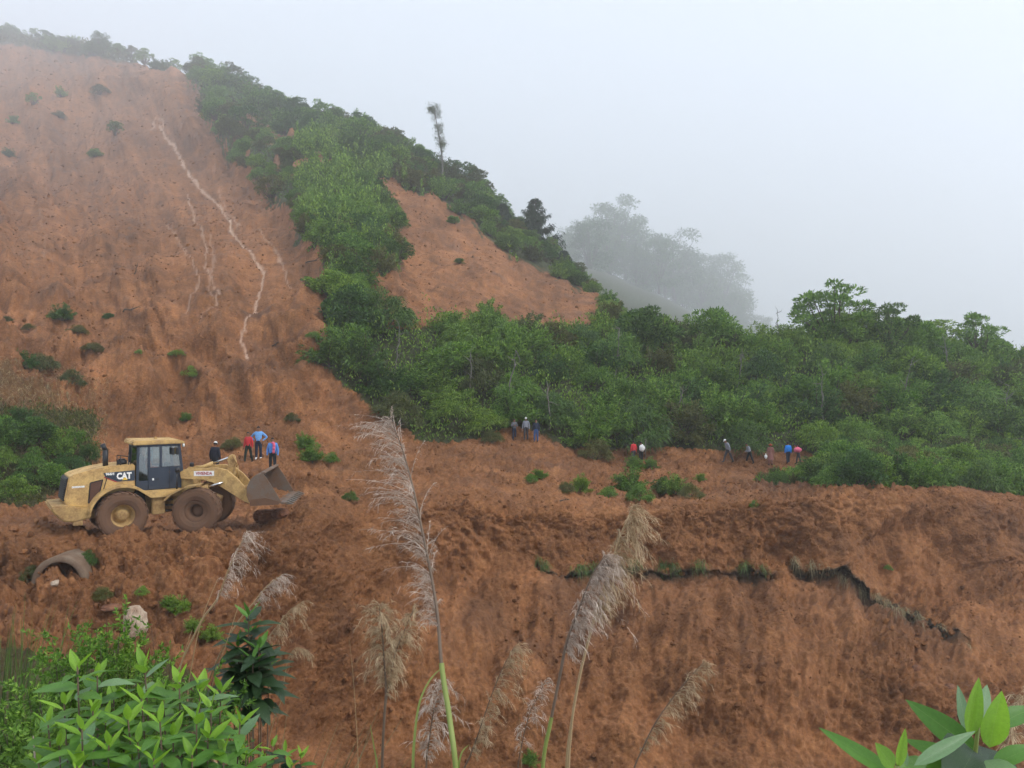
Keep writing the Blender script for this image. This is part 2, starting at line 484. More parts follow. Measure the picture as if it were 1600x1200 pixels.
    tone = 1.0 + upk * (st * 0.55 + pa * 0.75 + fi * 0.5) + (1 - upk) * (pa * 0.55 + fi * 0.2)
    return turf, wet, np.clip(tone, 0.5, 1.6)
# pale silt left by the water that runs down the scar
RILLS = [([(243, 188), (262, 215), (285, 255), (305, 282), (330, 300), (352, 325), (368, 360), (395, 395), (412, 420), (405, 455), (397, 475), (383, 500), (376, 525), (388, 548)], 3.3, 1.0),
         ([(232, 200), (240, 175), (252, 180), (250, 200), (275, 235), (300, 278)], 2.2, 0.55),
         ([(290, 297), (302, 330), (320, 362), (322, 420), (342, 458), (338, 475), (312, 498)], 2.6, 0.6),
         ([(255, 335), (280, 372), (300, 412), (312, 440), (300, 462), (290, 485)], 2.4, 0.5),
         ([(340, 290), (352, 318), (372, 345)], 2.0, 0.5),
         ([(405, 350), (425, 378), (443, 405), (446, 425), (455, 440)], 2.0, 0.55),
         ([(328, 360), (335, 400), (326, 450), (334, 470)], 3.0, 0.35),
         ([(60, 330), (72, 370), (64, 410)], 3.0, 0.15)]
def silt_field():
    s = np.zeros(X.shape); tr = np.zeros(X.shape)
    wob = fbm(np.stack([PXg.ravel() * 0.05, PYg.ravel() * 0.07, np.zeros(PXg.size)], 1), 1.0, 4, 401, 0.6).reshape(X.shape) * 10
    brk = fbm(np.stack([PXg.ravel() * 0.02, PYg.ravel() * 0.045, np.zeros(PXg.size)], 1), 1.0, 3, 431, 0.6).reshape(X.shape)
    px, py = PXg + wob, PYg
    up = (Tg > 9.5) & (Tg < 13.2) & (PXg < 520)
    for pts, w, a in RILLS:
        d = np.full(X.shape, 1e9)
        for (x0, y0), (x1, y1) in zip(pts[:-1], pts[1:]):
            L2 = (x1 - x0) ** 2 + (y1 - y0) ** 2
            t = np.clip(((px - x0) * (x1 - x0) + (py - y0) * (y1 - y0)) / L2, 0, 1)
            d = np.minimum(d, np.hypot(px - x0 - t * (x1 - x0), py - y0 - t * (y1 - y0)))
        tr = np.maximum(tr, a * up * np.exp(-(d / 24.0) ** 2))
        ww = w * 0.72 * (0.75 + 0.6 * np.abs(wob) / 4)
        s = np.maximum(s, a * up * (1 - smoothstep(ww * 0.3, ww * 1.25, d)) * (0.72 + 0.28 * smoothstep(-0.15, 0.2, brk)))
    return s, tr
SILT, TROUGH = silt_field()
TURF, WET, TONE = sculpt()

def terrain_mesh():
    idx = np.arange(NU * NV).reshape(NU, NV)
    f = np.stack([idx[:-1, :-1], idx[1:, :-1], idx[1:, 1:], idx[:-1, 1:]], 2).reshape(-1, 4)
    me = np_mesh("hillside", np.stack([X, Y, Z], 2).reshape(-1, 3), f, smooth=True)
    for nm, arr in (("veg", VEG), ("turf", TURF), ("wet", WET), ("silt", SILT), ("tone", TONE)):
        a = me.attributes.new(nm, 'FLOAT', 'POINT')
        a.data.foreach_set("value", arr.astype(np.float32).ravel())
    return me
hill = link("hillside", terrain_mesh(), M_SOIL)
tag(hill, "steep hillside of bare red landslide soil", None, None, "structure")

SPX = 800 + F * X / Y                                # where the sculpted ground stands
SPY = 600 - F * Z / Y
def pick(px, py, tmin=0.0, tmax=99.0):
    """a point of the ground along the line of sight through photo pixel (px, py), nearest first"""
    u = int(np.clip(np.searchsorted(U, px), 0, NU - 1))
    col = SPY[u]
    ok = np.nonzero((col[:-1] >= py) & (col[1:] < py) & (TV[:-1] >= tmin) & (TV[:-1] <= tmax))[0]
    if len(ok) == 0:
        i = int(np.argmin(np.abs(col - py) + 1e4 * ((TV < tmin) | (TV > tmax))))
        return Vector((X[u, i], Y[u, i], Z[u, i]))
    i = int(ok[0])
    t = (col[i] - py) / (col[i] - col[i + 1] + 1e-9)
    a = np.array((X[u, i], Y[u, i], Z[u, i])); b = np.array((X[u, i + 1], Y[u, i + 1], Z[u, i + 1]))
    return Vector(a + (b - a) * t)
def ground(x, y):
    u = int(np.clip(np.searchsorted(U, 800 + F * x / y), 0, NU - 1))
    return float(np.interp(y, Y[u], Z[u]))
def tparam(px, py):
    u = int(np.clip(np.searchsorted(U, px), 0, NU - 1))
    return u
# ------------------------------------------------------------------ foliage
def leaf_mat(name, dark, mid, light, trans=0.3, rough=0.55, objvar=0.35):
    t = NT(name)
    geo = t.node("ShaderNodeNewGeometry")
    oi = t.node("ShaderNodeObjectInfo")
    c = t.ramp(geo.outputs["Random Per Island"], [(0.0, dark), (0.55, mid), (1.0, light)])
    k = t.ramp(oi.outputs["Random"], [(0.0, (0.62, 0.75, 0.70)), (0.35, (0.92, 1.0, 0.9)), (0.65, (1.08, 1.02, 0.8)), (1.0, (1.45, 1.25, 0.95))])
    c = t.mix(objvar * 2 if objvar < 0.5 else 1.0, c, t.mix(1.0, c, k, 'MULTIPLY'))
    t.base(c, rough, spec=0.3)
    tr = t.node("ShaderNodeBsdfTranslucent")
    t.l.new(c, tr.inputs["Color"])
    mx = t.node("ShaderNodeMixShader")
    mx.inputs[0].default_value = trans
    t.l.new(t.bsdf.outputs[0], mx.inputs[1]); t.l.new(tr.outputs[0], mx.inputs[2])
    t.l.new(mx.outputs[0], t.out.inputs[0])
    return t.m
M_LEAF_A = leaf_mat("thicket_leaf", (0.05, 0.105, 0.016), (0.13, 0.245, 0.036), (0.27, 0.41, 0.07))
M_LEAF_B = leaf_mat("dark_leaf", (0.025, 0.060, 0.014), (0.065, 0.14, 0.028), (0.13, 0.23, 0.045))
M_LEAF_C = leaf_mat("bright_leaf", (0.06, 0.125, 0.016), (0.13, 0.25, 0.03), (0.25, 0.38, 0.055))
M_LEAF_D = leaf_mat("olive_leaf", (0.05, 0.06, 0.018), (0.095, 0.11, 0.03), (0.17, 0.18, 0.06))
M_NEEDLE = leaf_mat("needle_leaf", (0.016, 0.034, 0.018), (0.030, 0.058, 0.028), (0.05, 0.09, 0.04))
M_DRY = leaf_mat("dry_grass", (0.14, 0.10, 0.05), (0.27, 0.20, 0.11), (0.40, 0.32, 0.19), 0.25)
M_GRASS = leaf_mat("green_grass", (0.04, 0.08, 0.018), (0.09, 0.15, 0.03), (0.18, 0.23, 0.07))

def bark_mat(name, a, b):
    t = NT(name)
    v = t.coords((1, 1, 0.25))
    n = t.noise(v, 9, 5, 0.7)
    return t.base(t.ramp(n, [(0.3, a), (0.7, b)]), 0.9, t.bump(n, 0.6, 0.03), spec=0.2)
M_BARK = bark_mat("bark", (0.05, 0.037, 0.026), (0.13, 0.105, 0.08))
M_BARK_GREY = bark_mat("grey_bark", (0.10, 0.09, 0.08), (0.24, 0.22, 0.19))

def unit(v): return v / (np.linalg.norm(v, axis=-1, keepdims=True) + 1e-9)

def leaves(rg, base, out, L, W, up=0.25, spread=0.55, droop=0.0):
    """diamond leaves folded along the midrib: base (n,3), outward (n,3) -> verts, quads"""
    n = len(base)
    ax = unit(out * (1 - spread) + unit(rg.normal(size=(n, 3))) * spread + np.array([0, 0, up]))
    nr = unit(np.array([0, 0, 0.9]) + out * 0.6 + rg.normal(size=(n, 3)) * 0.5)
    sd = unit(np.cross(ax, nr))
    nn = np.cross(sd, ax)
    l = (L * rg.uniform(0.65, 1.3, n)).reshape(-1, 1)
    w = (W * rg.uniform(0.7, 1.3, n)).reshape(-1, 1)
    tip = base + ax * l + np.array([0, 0, -1]) * l * droop
    m = base + ax * l * 0.45 + nn * l * 0.03
    v = np.stack([base, m - sd * w * 0.5, tip, m + sd * w * 0.5], 1).reshape(-1, 3)
    f = np.arange(4 * n).reshape(n, 4)
    return v, f

def cat(parts):
    vs, fs, o = [], [], 0
    for v, f in parts:
        vs.append(v); fs.append(f + o); o += len(v)
    return np.concatenate(vs), np.concatenate(fs)

def tube(pts, radii, sides=6):
    """tapered tube along pts -> verts, quads (open ends closed by a cone tip)"""
    pts = np.asarray(pts, float); n = len(pts)
    tg = unit(np.gradient(pts, axis=0))
    ref = np.array([0.3, 0.9, 0.2]) if abs(tg[0][2]) > 0.7 else np.array([0, 0, 1.0])
    vs = []
    for i in range(n):
        a = unit(np.cross(tg[i], ref)); b = np.cross(tg[i], a)
        th = np.linspace(0, 2 * np.pi, sides, endpoint=False)
        vs.append(pts[i] + radii[i] * (np.cos(th)[:, None] * a + np.sin(th)[:, None] * b))
    v = np.concatenate(vs)
    f = []
    for i in range(n - 1):
        for k in range(sides):
            f.append((i * sides + k, i * sides + (k + 1) % sides, (i + 1) * sides + (k + 1) % sides, (i + 1) * sides + k))
    return v, np.array(f)

def branches(rg, ends, r0=0.05, base=(0, 0, 0), sides=5):
    parts = []
    for e in ends:
        e = np.asarray(e); b = np.asarray(base) + rg.normal(0, r0 * 0.9, 3) * np.array([1, 1, 0])
        m = b + (e - b) * 0.5 + rg.normal(0, 0.08, 3) + np.array([0, 0, 0.08 * np.linalg.norm(e - b)])
        t = np.linspace(0, 1, 6)[:, None]
        p = (1 - t) ** 2 * b + 2 * t * (1 - t) * m + t ** 2 * e
        parts.append(tube(p, np.linspace(r0, r0 * 0.22, 6), sides))
    return cat(parts)

def shrub_meshes(seed, kind):
    """crown of many leaf clumps and the stems that carry them, about 1 unit in radius"""
    rg = np.random.default_rng(seed)
    if kind == 'dome':
        k, per, rad, L, W = 70, 80, (1.0, 1.0, 0.85), 0.11 + 0.02 * (seed % 5), 0.05 + 0.008 * (seed % 4)
        th = rg.uniform(0, 2 * np.pi, k); cz = rg.uniform(-0.55, 1, k)
        d = np.stack([np.sqrt(1 - cz ** 2) * np.cos(th), np.sqrt(1 - cz ** 2) * np.sin(th), cz], 1)
        lobe = 1 + 0.75 * fbm(d * 1.7 + seed, 1.0, 2, seed)
        c = d * np.array(rad) * (rg.uniform(0.55, 1.0, k) * lobe)[:, None] + np.array([0, 0, 0.72])
        cr = rg.uniform(0.17, 0.34, k)
    elif kind == 'open':                                   # long stems, umbrella tufts, gaps
        k, per, L, W = 30, 110, 0.15, 0.05
        th = rg.uniform(0, 2 * np.pi, k); rr = np.sqrt(rg.uniform(0, 1, k)) * 1.0
        c = np.stack([rr * np.cos(th), rr * np.sin(th), 1.75 - 0.75 * rr ** 2 + rg.normal(0, 0.16, k)], 1)
        lowk = rg.uniform(size=k) < 0.35
        c[lowk, 2] *= rg.uniform(0.35, 0.8, lowk.sum())
        cr = rg.uniform(0.15, 0.28, k)
    elif kind == 'plume':                                  # feathery, leaning shoots with drooping leaves
        k, per, L, W = 70, 70, 0.24, 0.034
        th = rg.uniform(0, 2 * np.pi, k); rr = np.sqrt(rg.uniform(0, 1, k))
        c = np.stack([rr * np.cos(th), rr * np.sin(th), 0.25 + 1.15 * (1 - rr ** 2) * rg.uniform(0.5, 1.1, k)], 1)
        cr = rg.uniform(0.15, 0.28, k)
    elif kind == 'shoot':                                  # bundle of leafy shoots, ragged outline
        k = 62
        th = rg.uniform(0, 2 * np.pi, k); cz = rg.uniform(-0.1, 1, k)
        d = np.stack([np.sqrt(1 - cz ** 2) * np.cos(th), np.sqrt(1 - cz ** 2) * np.sin(th), cz], 1)
        lobe = (1 + 0.35 * fbm(d * 1.6 + seed, 1.0, 2, seed)) * rg.uniform(0.62, 1.22, k)
        tip = d * np.array([1.0, 1.0, 1.25]) * lobe[:, None] + np.array([0, 0, 0.35])
        parts = []
        for i in range(k):
            b0 = np.array([d[i, 0] * 0.12, d[i, 1] * 0.12, 0.1])
            md = (b0 + tip[i]) / 2 + np.array([0, 0, 0.22])
            n = 78
            t = rg.uniform(0.35, 1.0, n)[:, None]
            q = (1 - t) ** 2 * b0 + 2 * t * (1 - t) * md + t ** 2 * tip[i]
            u = unit(rg.normal(size=(n, 3)))
            q = q + u * 0.055
            parts.append(leaves(rg, q, unit(u + unit(tip[i] - b0) * 0.8), 0.155, 0.05, 0.12, 0.35, 0.22))
        v, f = cat(parts)
        crown = np_mesh("crown_shoot", v, f)
        v, f = branches(rg, tip[::3], 0.026)
        stem = np_mesh("stems_shoot", v, f, smooth=True)
        stem.materials.append(M_BARK)
        return crown, stem
    parts = []
    cen = np.array([0, 0, 0.6])
    for i in range(k):
        n = int(per * (cr[i] / 0.25) ** 1.6) + 10
        u = unit(rg.normal(size=(n, 3)))
        u[:, 2] = np.abs(u[:, 2]) * np.where(rg.uniform(size=n) < 0.75, 1, -1)
        rad_ = cr[i] * rg.uniform(0.35, 1.0, n) ** 0.6
        b = c[i] + u * rad_[:, None] * np.array([1.15, 1.15, 0.75])
        o = unit(u + unit(c[i] - cen) * 0.7)
        parts.append(leaves(rg, b, o, L, W, 0.15 if kind != 'plume' else 0.3, 0.45, 0.15 if kind != 'plume' else 0.55))
    v, f = cat(parts)
    crown = np_mesh("crown_" + kind, v, f)
    sel = rg.choice(k, min(k, 14 if kind != 'open' else 22), replace=False)
    v, f = branches(rg, c[sel], 0.035)
    stem = np_mesh("stems_" + kind, v, f, smooth=True)
    stem.materials.append(M_BARK)
    return crown, stem

SHRUBS = {}
def proto(kind, i, mat):
    key = (kind, i, mat.name)
    if key not in SHRUBS:
        k2 = (kind, i)
        if k2 not in SHRUBS: SHRUBS[k2] = shrub_meshes(hash(k2) % 1000 if False else (17 * i + len(kind) * 101), kind)
        cr, st = SHRUBS[k2]
        cr = cr.copy(); cr.materials.clear(); cr.materials.append(mat)
        SHRUBS[key] = (cr, st)
    return SHRUBS[key]

rnd = random.Random(7)
def shrub(name, loc, s, kind, i, mat, label, cat_, group=None, squash=1.0, tilt=0.12):
    cr, st = proto(kind, i, mat)
    e = empty(name, loc, (rnd.uniform(-tilt, tilt), rnd.uniform(-tilt, tilt), rnd.uniform(0, 6.28)),
              (s * rnd.uniform(0.9, 1.12), s * rnd.uniform(0.9, 1.12), s * squash))
    link("crown", cr, None, e)
    link("stem", st, None, e)
    tag(e, label, cat_, group)
    return e

KINDW = {'dome': "rounded", 'shoot': "ragged", 'open': "open branched", 'plume': "feathery"}
def hue(mat): return {"thicket_leaf": "mid green", "dark_leaf": "dark green", "bright_leaf": "bright green", "olive_leaf": "olive green"}[mat.name]
def near_what(px, marks):
    return min(marks, key=lambda m: abs(m[0] - px))[1]
def spaced(cands, dmin, nmax, seed):
    """thin a list of ground points to a minimum spacing"""
    rr = random.Random(seed)
    rr.shuffle(cands)
    out = []
    for p, extra in cands:
        dm = dmin(p) if callable(dmin) else dmin
        if all((p - q).length_squared > dm * dm for q, _ in out):
            out.append((p, extra))
            if len(out) >= nmax: break
    return out

def cells(mask, n, seed, weigh=True):
    """random grid cells of the hillside where mask holds"""
    rg = np.random.default_rng(seed)
    iu, iv = np.nonzero(mask)
    if len(iu) == 0: return []
    # weigh by ground area so that near and far stretches are sown alike
    area = np.linalg.norm(np.stack([np.gradient(X, axis=1), np.gradient(Y, axis=1), np.gradient(Z, axis=1)], 2), axis=2) * (Y * np.gradient(U)[:, None] / F)
    w = area[iu, iv] if weigh else np.ones(len(iu)); w = w / w.sum()
    k = rg.choice(len(iu), min(n, len(iu)), replace=False, p=w)
    return [(Vector((X[a, b], Y[a, b], Z[a, b])), (PXg[a, b], PYg[a, b], Tg[a, b])) for a, b in zip(iu[k], iv[k])]

# ---- the thicket on the hill behind the road
THICKET_MARKS = [(515, "by its left corner"), (590, "under the green spur"), (660, "left of the smaller scar"), (740, "below the smaller scar"), (820, "above the three people"),
    (905, "right of the three people"), (995, "above the red walker"), (1065, "left of the capped walker"), (1137, "above the capped walker"), (1203, "above the walker in brown"),
    (1265, "right of the last walker"), (1330, "below the tallest shrub"), (1420, "right of the tallest shrub"), (1500, "towards the right edge"), (1620, "at the right edge")]
def thicket():
    m = (VEG > 0.5) & (Tg > 9.2) & (Tg < 13.2) & (PXg > 480) & (PXg < 1800)
    m &= ~((Tg > 12.3) & (PXg < 960))
    pts = spaced(cells(m, 6000, 3), 2.25, 285, 4)
    for p, (px, py, t) in pts:
        q = rnd.random()
        top = t > 11.6
        s = rnd.uniform(1.5, 2.3)
        if t < 9.6: s *= 0.75
        kind, i = ('dome', rnd.randrange(6))
        if q > 0.80: kind, i = 'plume', rnd.randrange(2)
        elif top and q > 0.70: kind, i = 'open', rnd.randrange(3)
        elif q < 0.58: kind, i = 'shoot', rnd.randrange(5)
        mat = rnd.choices([M_LEAF_A, M_LEAF_B, M_LEAF_C, M_LEAF_D], [5.5, 3, 2.2, 1.4])[0]
        if 700 < px < 800 and mat is M_LEAF_C: mat = M_LEAF_A
        shrub("thicket_shrub", p + Vector((0, 0, -0.25)), s, kind, i, mat,
              "%s %s shrub %s, %s" % (KINDW[kind], hue(mat), "at the foot of the thicket" if t < 10 else ("halfway up the thicket" if t < 11.2 else "on the brow of the thicket"), near_what(px, THICKET_MARKS)), "shrub",
              "shrubs of the thicket behind the road", rnd.uniform(0.75, 1.1), 0.3)
thicket()
# shrubs that rise over the thicket's skyline
for px, py, s, kind, i, mat, lab in (
    (1305, 545, 3.3, 'open', 0, M_LEAF_A, "tallest umbrella-topped shrub on the thicket skyline, right of centre"),
    (1390, 548, 2.5, 'open', 1, M_LEAF_B, "dark spreading shrub on the skyline just right of the tallest one"),
    (1530, 565, 2.5, 'open', 2, M_LEAF_A, "open-branched shrub on the thicket skyline near the right edge"),
    (1010, 552, 2.6, 'dome', 2, M_LEAF_B, "big dark rounded shrub where the thicket meets the misty trees"),
    (1115, 548, 2.8, 'dome', 4, M_LEAF_A, "rounded green shrub on the skyline right of the dark one"),
    (552, 520, 2.2, 'dome', 1, M_LEAF_B, "dark round bush at the upper left corner of the thicket"),
    (755, 512, 1.8, 'shoot', 3, M_LEAF_A, "pale green shrub reaching up in front of the smaller scar"),
):
    p = pick(px, py, 10.0, 13.3)
    shrub("skyline_shrub", p + Vector((0, 0, -0.3)), s, kind, i, mat, lab, "shrub", None)

# ---- low shrubs between the road and the slide, right
def verge():
    m = (VEG > 0.5) & (Tg > 7.2) & (Tg < 9.2) & (PXg > 1185) & (PXg < 1760)
    pts = spaced(cells(m, 4000, 13), 1.3, 170, 14)
    for p, (px, py, t) in pts:
        s = rnd.uniform(0.75, 1.15)
        if px > 1290: s *= 1.25
        if px < 1270: s *= 0.6
        kind, i = rnd.choices([('dome', rnd.randrange(6)), ('plume', rnd.randrange(2)), ('shoot', rnd.randrange(5))], [2, 4, 4])[0]
        mat = rnd.choices([M_LEAF_A, M_LEAF_C, M_LEAF_D, M_LEAF_B], [5, 1.5, 2, 2])[0]
        shrub("verge_shrub", p + Vector((0, 0, -0.12)), s, kind, i, mat,
              "%s %s shrub on the road verge, %s" % (KINDW[kind], hue(mat), near_what(px, [(1200, "at its left end"), (1270, "below the last walkers"), (1340, "left of its middle"), (1420, "about its middle"), (1500, "right of its middle"), (1590, "at the right edge")])), "shrub", "low shrubs on the verge of the road")
verge()

# ---- crest of the slide
def crest():
    m = (VEG > 0.5) & (Tg > 11.6) & (Tg < 13.25) & (PXg > -330) & (PXg < 960)
    m &= ~in_poly(PXg, PYg, POLY_SPUR)
    pts = spaced([c for c in cells(m, 9000, 23, False) if c[0].y < 1080], lambda p: 0.0155 * p.y, 295, 24)
    for p, (px, py, t) in pts:
        if px < 300: s = rnd.uniform(0.006, 0.0115) * p.y
        elif px < 520: s = rnd.uniform(0.012, 0.020) * p.y
        elif px < 770: s = rnd.uniform(0.013, 0.022) * p.y
        else: s = rnd.uniform(0.010, 0.016) * p.y
        kind, i = rnd.choices([('dome', rnd.randrange(6)), ('open', rnd.randrange(3)), ('shoot', rnd.randrange(5))], [3, 3, 4])[0]
        mat = rnd.choices([M_LEAF_A, M_LEAF_B, M_LEAF_D], [3, 4, 2])[0]
        shrub("crest_shrub", p + Vector((0, 0, -0.3)), s, kind, i, mat,
              "misty %s %s shrub on the crest, %s" % (KINDW[kind], hue(mat), near_what(px, [(0, "at the top left corner"), (110, "left of the lone tree"), (200, "right of the lone tree"), (290, "above the head of the slide"), (380, "at the top of the spur"), (470, "above the middle of the spur"), (560, "left of the thin tree"), (640, "beside the thin tree"), (730, "right of the thin tree"), (800, "left of the drooping conifer"), (900, "right of the drooping conifer")])), "shrub", "shrubs along the crest of the slide")
crest()

# ---- the green spur between the two scars
def spur():
    m = in_poly(PXg, PYg, POLY_SPUR) & (Tg > 10.0) & (Tg < 13.2)
    pts = spaced(cells(m, 3000, 33), lambda p: 0.021 * p.y, 110, 34)
    for p, (px, py, t) in pts:
        s = rnd.uniform(0.006, 0.0125) * p.y
        if px < 370: s *= 1.25
        if py > 400: s *= 0.7
        kind, i = rnd.choices([('dome', rnd.randrange(6)), ('plume', rnd.randrange(2)), ('shoot', rnd.randrange(5))], [3, 3, 4])[0]
        mat = rnd.choices([M_LEAF_A, M_LEAF_C, M_LEAF_D], [4, 2, 2])[0]
        shrub("spur_shrub", p + Vector((0, 0, -0.2)), s, kind, i, mat,
              "%s %s shrub on the green spur, %s" % (KINDW[kind], hue(mat), "near its top" if py < 220 else ("in its upper half" if py < 300 else ("in its lower half" if py < 370 else "near its foot"))), "shrub", "shrubs on the overgrown spur")
spur()

# ---- bank at the left behind the loader
def left_bank():
    m = in_poly(PXg, PYg, [(-300, 600), (0, 640), (60, 670), (125, 680), (140, 720), (60, 775), (-300, 790)]) & (Tg > 8.6) & (Tg < 10.6)
    pts = spaced(cells(m, 3000, 43), 1.25, 60, 44)
    for p, (px, py, t) in pts:
        s = rnd.uniform(0.55, 0.95)
        kind, i = rnd.choices([('dome', rnd.randrange(6)), ('plume', rnd.randrange(2)), ('shoot', rnd.randrange(5))], [3, 3, 5])[0]
        mat = rnd.choices([M_LEAF_A, M_LEAF_B, M_LEAF_C], [4, 4, 1])[0]
        shrub("bank_shrub", p + Vector((0, 0, -0.15)), s, kind, i, mat,
              "%s %s bush on the left bank behind the loader, %s" % (KINDW[kind], hue(mat), "at the very edge" if px < 30 else ("in its middle" if px < 90 else "nearest the exhaust pipe")), "shrub", "bushes on the bank at the left")
left_bank()

# ---- undergrowth that covers the ground between the shrubs
def undergrowth(name, label, mask, n, mat, L, W, h, seed, up=0.6, spread=0.5, droop=0.2, ref=85.0):
    rg = np.random.default_rng(seed)
    iu, iv = np.nonzero(mask)
    area = np.linalg.norm(np.stack([np.gradient(X, axis=1), np.gradient(Y, axis=1), np.gradient(Z, axis=1)], 2), axis=2) * (Y * np.gradient(U)[:, None] / F)
    w = area[iu, iv]; w /= w.sum()
    k = rg.choice(len(iu), n, replace=True, p=w)
    b = np.stack([X[iu[k], iv[k]], Y[iu[k], iv[k]], Z[iu[k], iv[k]]], 1)
    hump = np.clip(0.5 + 1.4 * fbm(b, 0.55, 2, seed + 3), 0.05, 1.4)
    b = b + rg.normal(0, 0.12, b.shape) + np.stack([np.zeros(n), np.zeros(n), h * hump * rg.uniform(0.0, 1, n)], 1)
    o = unit(np.stack([rg.normal(0, 0.4, n), -np.abs(rg.normal(0.4, 0.3, n)), np.abs(rg.normal(0.5, 0.3, n))], 1))
    kd = np.clip(b[:, 1] / ref, 0.8, 8)
    b[:, 2] += (kd - 1) * h * hump * rg.uniform(0, 1, n)
    v, f = leaves(rg, b, o, L * kd, W * kd, up, spread, droop)
    o_ = link(name, np_mesh(name, v, f), mat)
    tag(o_, label, None, None, "stuff")
base_m = (VEG > 0.4) & (PXg > -340)
undergrowth("undergrowth", "low leafy undergrowth between the shrubs of the thicket", base_m & (Tg > 9.15) & (Tg < 12.4) & (PXg > 470), 110000, M_LEAF_A, 0.34, 0.12, 2.3, 51, ref=62.0)
undergrowth("spur_creepers", "mat of green creepers covering the spur", (VEG > 0.5) & in_poly(PXg, PYg, [(280, 100), (380, 120), (470, 235), (580, 270), (640, 330), (645, 450), (500, 450), (330, 250)]) & (Tg > 11) & (Tg < 12.95), 17000, M_LEAF_B, 0.27, 0.10, 1.5, 52)
undergrowth("crest_scrub", "low scrub along the crest", base_m & (Tg > 11.6) & (Tg < 13.3) & (PXg < 960), 30000, M_LEAF_D, 0.5, 0.17, 1.0, 53)
undergrowth("verge_undergrowth", "ferns and weeds on the verge of the road", base_m & (Tg > 7.2) & (Tg < 9.25) & (PXg > 1170), 32000, M_LEAF_A, 0.30, 0.085, 0.5, 54, ref=50.0)
undergrowth("bank_undergrowth", "weeds and creepers on the left bank", base_m & (Tg > 8.6) & (Tg < 10.9) & (PXg < 200) & (PYg > 620), 14000, M_LEAF_D, 0.26, 0.07, 0.35, 55, ref=40.0)
# ------------------------------------------------------------------ single trees on the skyline
def conifer_mesh(seed, H, Rb, layers, Ln=0.55):
    rg = np.random.default_rng(seed)
    parts, br = [], []
    for j in range(layers):
        t = (j + rg.uniform(0, 0.6)) / layers
        z = H * (0.10 + 0.88 * t)
        n = int(7 - 3 * t)
        for a in rg.uniform(0, 6.28, n):
            r = Rb * (1 - t) ** 0.8 * rg.uniform(0.65, 1.15) + 0.15
            s = np.linspace(0, 1, 7)[:, None]
            d = np.array([math.cos(a), math.sin(a), 0])
            p = np.array([0, 0, z]) + d * r * s + np.array([0, 0, 1]) * (-0.32 * r * s * (1 - s) * 2 + 0.10 * r * s ** 3)
            br.append(tube(p, np.linspace(0.06, 0.015, 7), 4))
            m = int(90 * r / Rb) + 18
            k = rg.uniform(0.12, 1, m)
            b = np.stack([np.interp(k, s[:, 0], p[:, q]) for q in range(3)], 1) + rg.normal(0, 0.07, (m, 3))
            o = unit(d * 0.55 + rg.normal(0, 0.5, (m, 3)) * np.array([1, 1, 0.3]))
            parts.append(leaves(rg, b, o, Ln, 0.11, -0.25, 0.3, 0.35))
    v, f = cat(parts)
    crown = np_mesh("conifer_crown", v, f); crown.materials.append(M_NEEDLE)
    br.append(tube([(0, 0, -0.5), (0.05, 0, H * 0.5), (0, 0, H)], [0.22, 0.12, 0.02], 7))
    v, f = cat(br)
    trunk = np_mesh("conifer_trunk", v, f, True); trunk.materials.append(M_BARK)
    return crown, trunk

def conifer(px, py, H, Rb, seed, label):
    p = pick(px, py, 12.0, 13.3)
    c, t = conifer_mesh(seed, H, Rb, 26)
    e = empty("conifer_tree", p + Vector((0, 0, -0.3)), (0, 0, 0), p.y / 112.0)
    link("crown", c, None, e); link("trunk", t, None, e)
    tag(e, label, "tree")
conifer(838, 382, 7.8, 4.3, 5, "dark conifer with drooping boughs standing on the crest at mid slope")
conifer(786, 352, 3.4, 1.2, 9, "small pointed conifer just left of the large drooping one")
conifer(882, 412, 3.6, 1.3, 12, "small conifer on the crest right of the large drooping one")

def snag():
    p = pick(690, 292, 12.0, 13.3)
    rg = np.random.default_rng(4)
    H = 11.6
    t = np.linspace(0, 1, 12)[:, None]
    trunk_p = np.array([0, 0, -0.5]) + t * np.array([-0.9, 0, H + 0.3]) + np.array([1, 0, 0]) * (0.35 * np.sin(t * 4)) 
    br = [tube(trunk_p, np.linspace(0.17, 0.05, 12), 7)]
    parts = []
    for i in range(60):
        k = rg.uniform(0.2, 1.0)
        b = np.array([np.interp(k, t[:, 0], trunk_p[:, q]) for q in range(3)])
        a = rg.uniform(0, 6.28); l = rg.uniform(0.3, 0.95) * (1.1 if k > 0.86 else 0.8)
        e = b + np.array([math.cos(a) * l * 0.75, math.sin(a) * l * 0.75, l * rg.uniform(0.3, 1.0)])
        br.append(tube([b, (b + e) / 2 + rg.normal(0, 0.05, 3), e], [0.04, 0.028, 0.012], 4))
        n = int(rg.uniform(30, 60) * (2.0 if k > 0.87 else 1.0))
        q = e + rg.normal(0, 0.21, (n, 3))
        parts.append(leaves(rg, q, unit(q - b), 0.2, 0.075, 0.1, 0.5, 0.2))
    n = 130                                   # tuft that leans out at the top
    q = trunk_p[-1] + np.array([-0.15, 0, 0.25]) + rg.normal(0, 0.32, (n, 3)) * np.array([1.2, 1, 0.7])
    parts.append(leaves(rg, q, unit(rg.normal(size=(n, 3))), 0.24, 0.09, 0.1, 0.4, 0.2))
    e = empty("thin_tree", p, (0, 0, 0), p.y / 112.0)
    v, f = cat(parts); m = np_mesh("thin_tree_crown", v, f); link("crown", m, M_LEAF_D, e)
    v, f = cat(br); m = np_mesh("thin_tree_trunk", v, f, True); link("trunk", m, M_BARK_GREY, e)
    tag(e, "tall thin half-bare tree sticking up alone from the crest", "tree")
snag()
conifer_spots = None

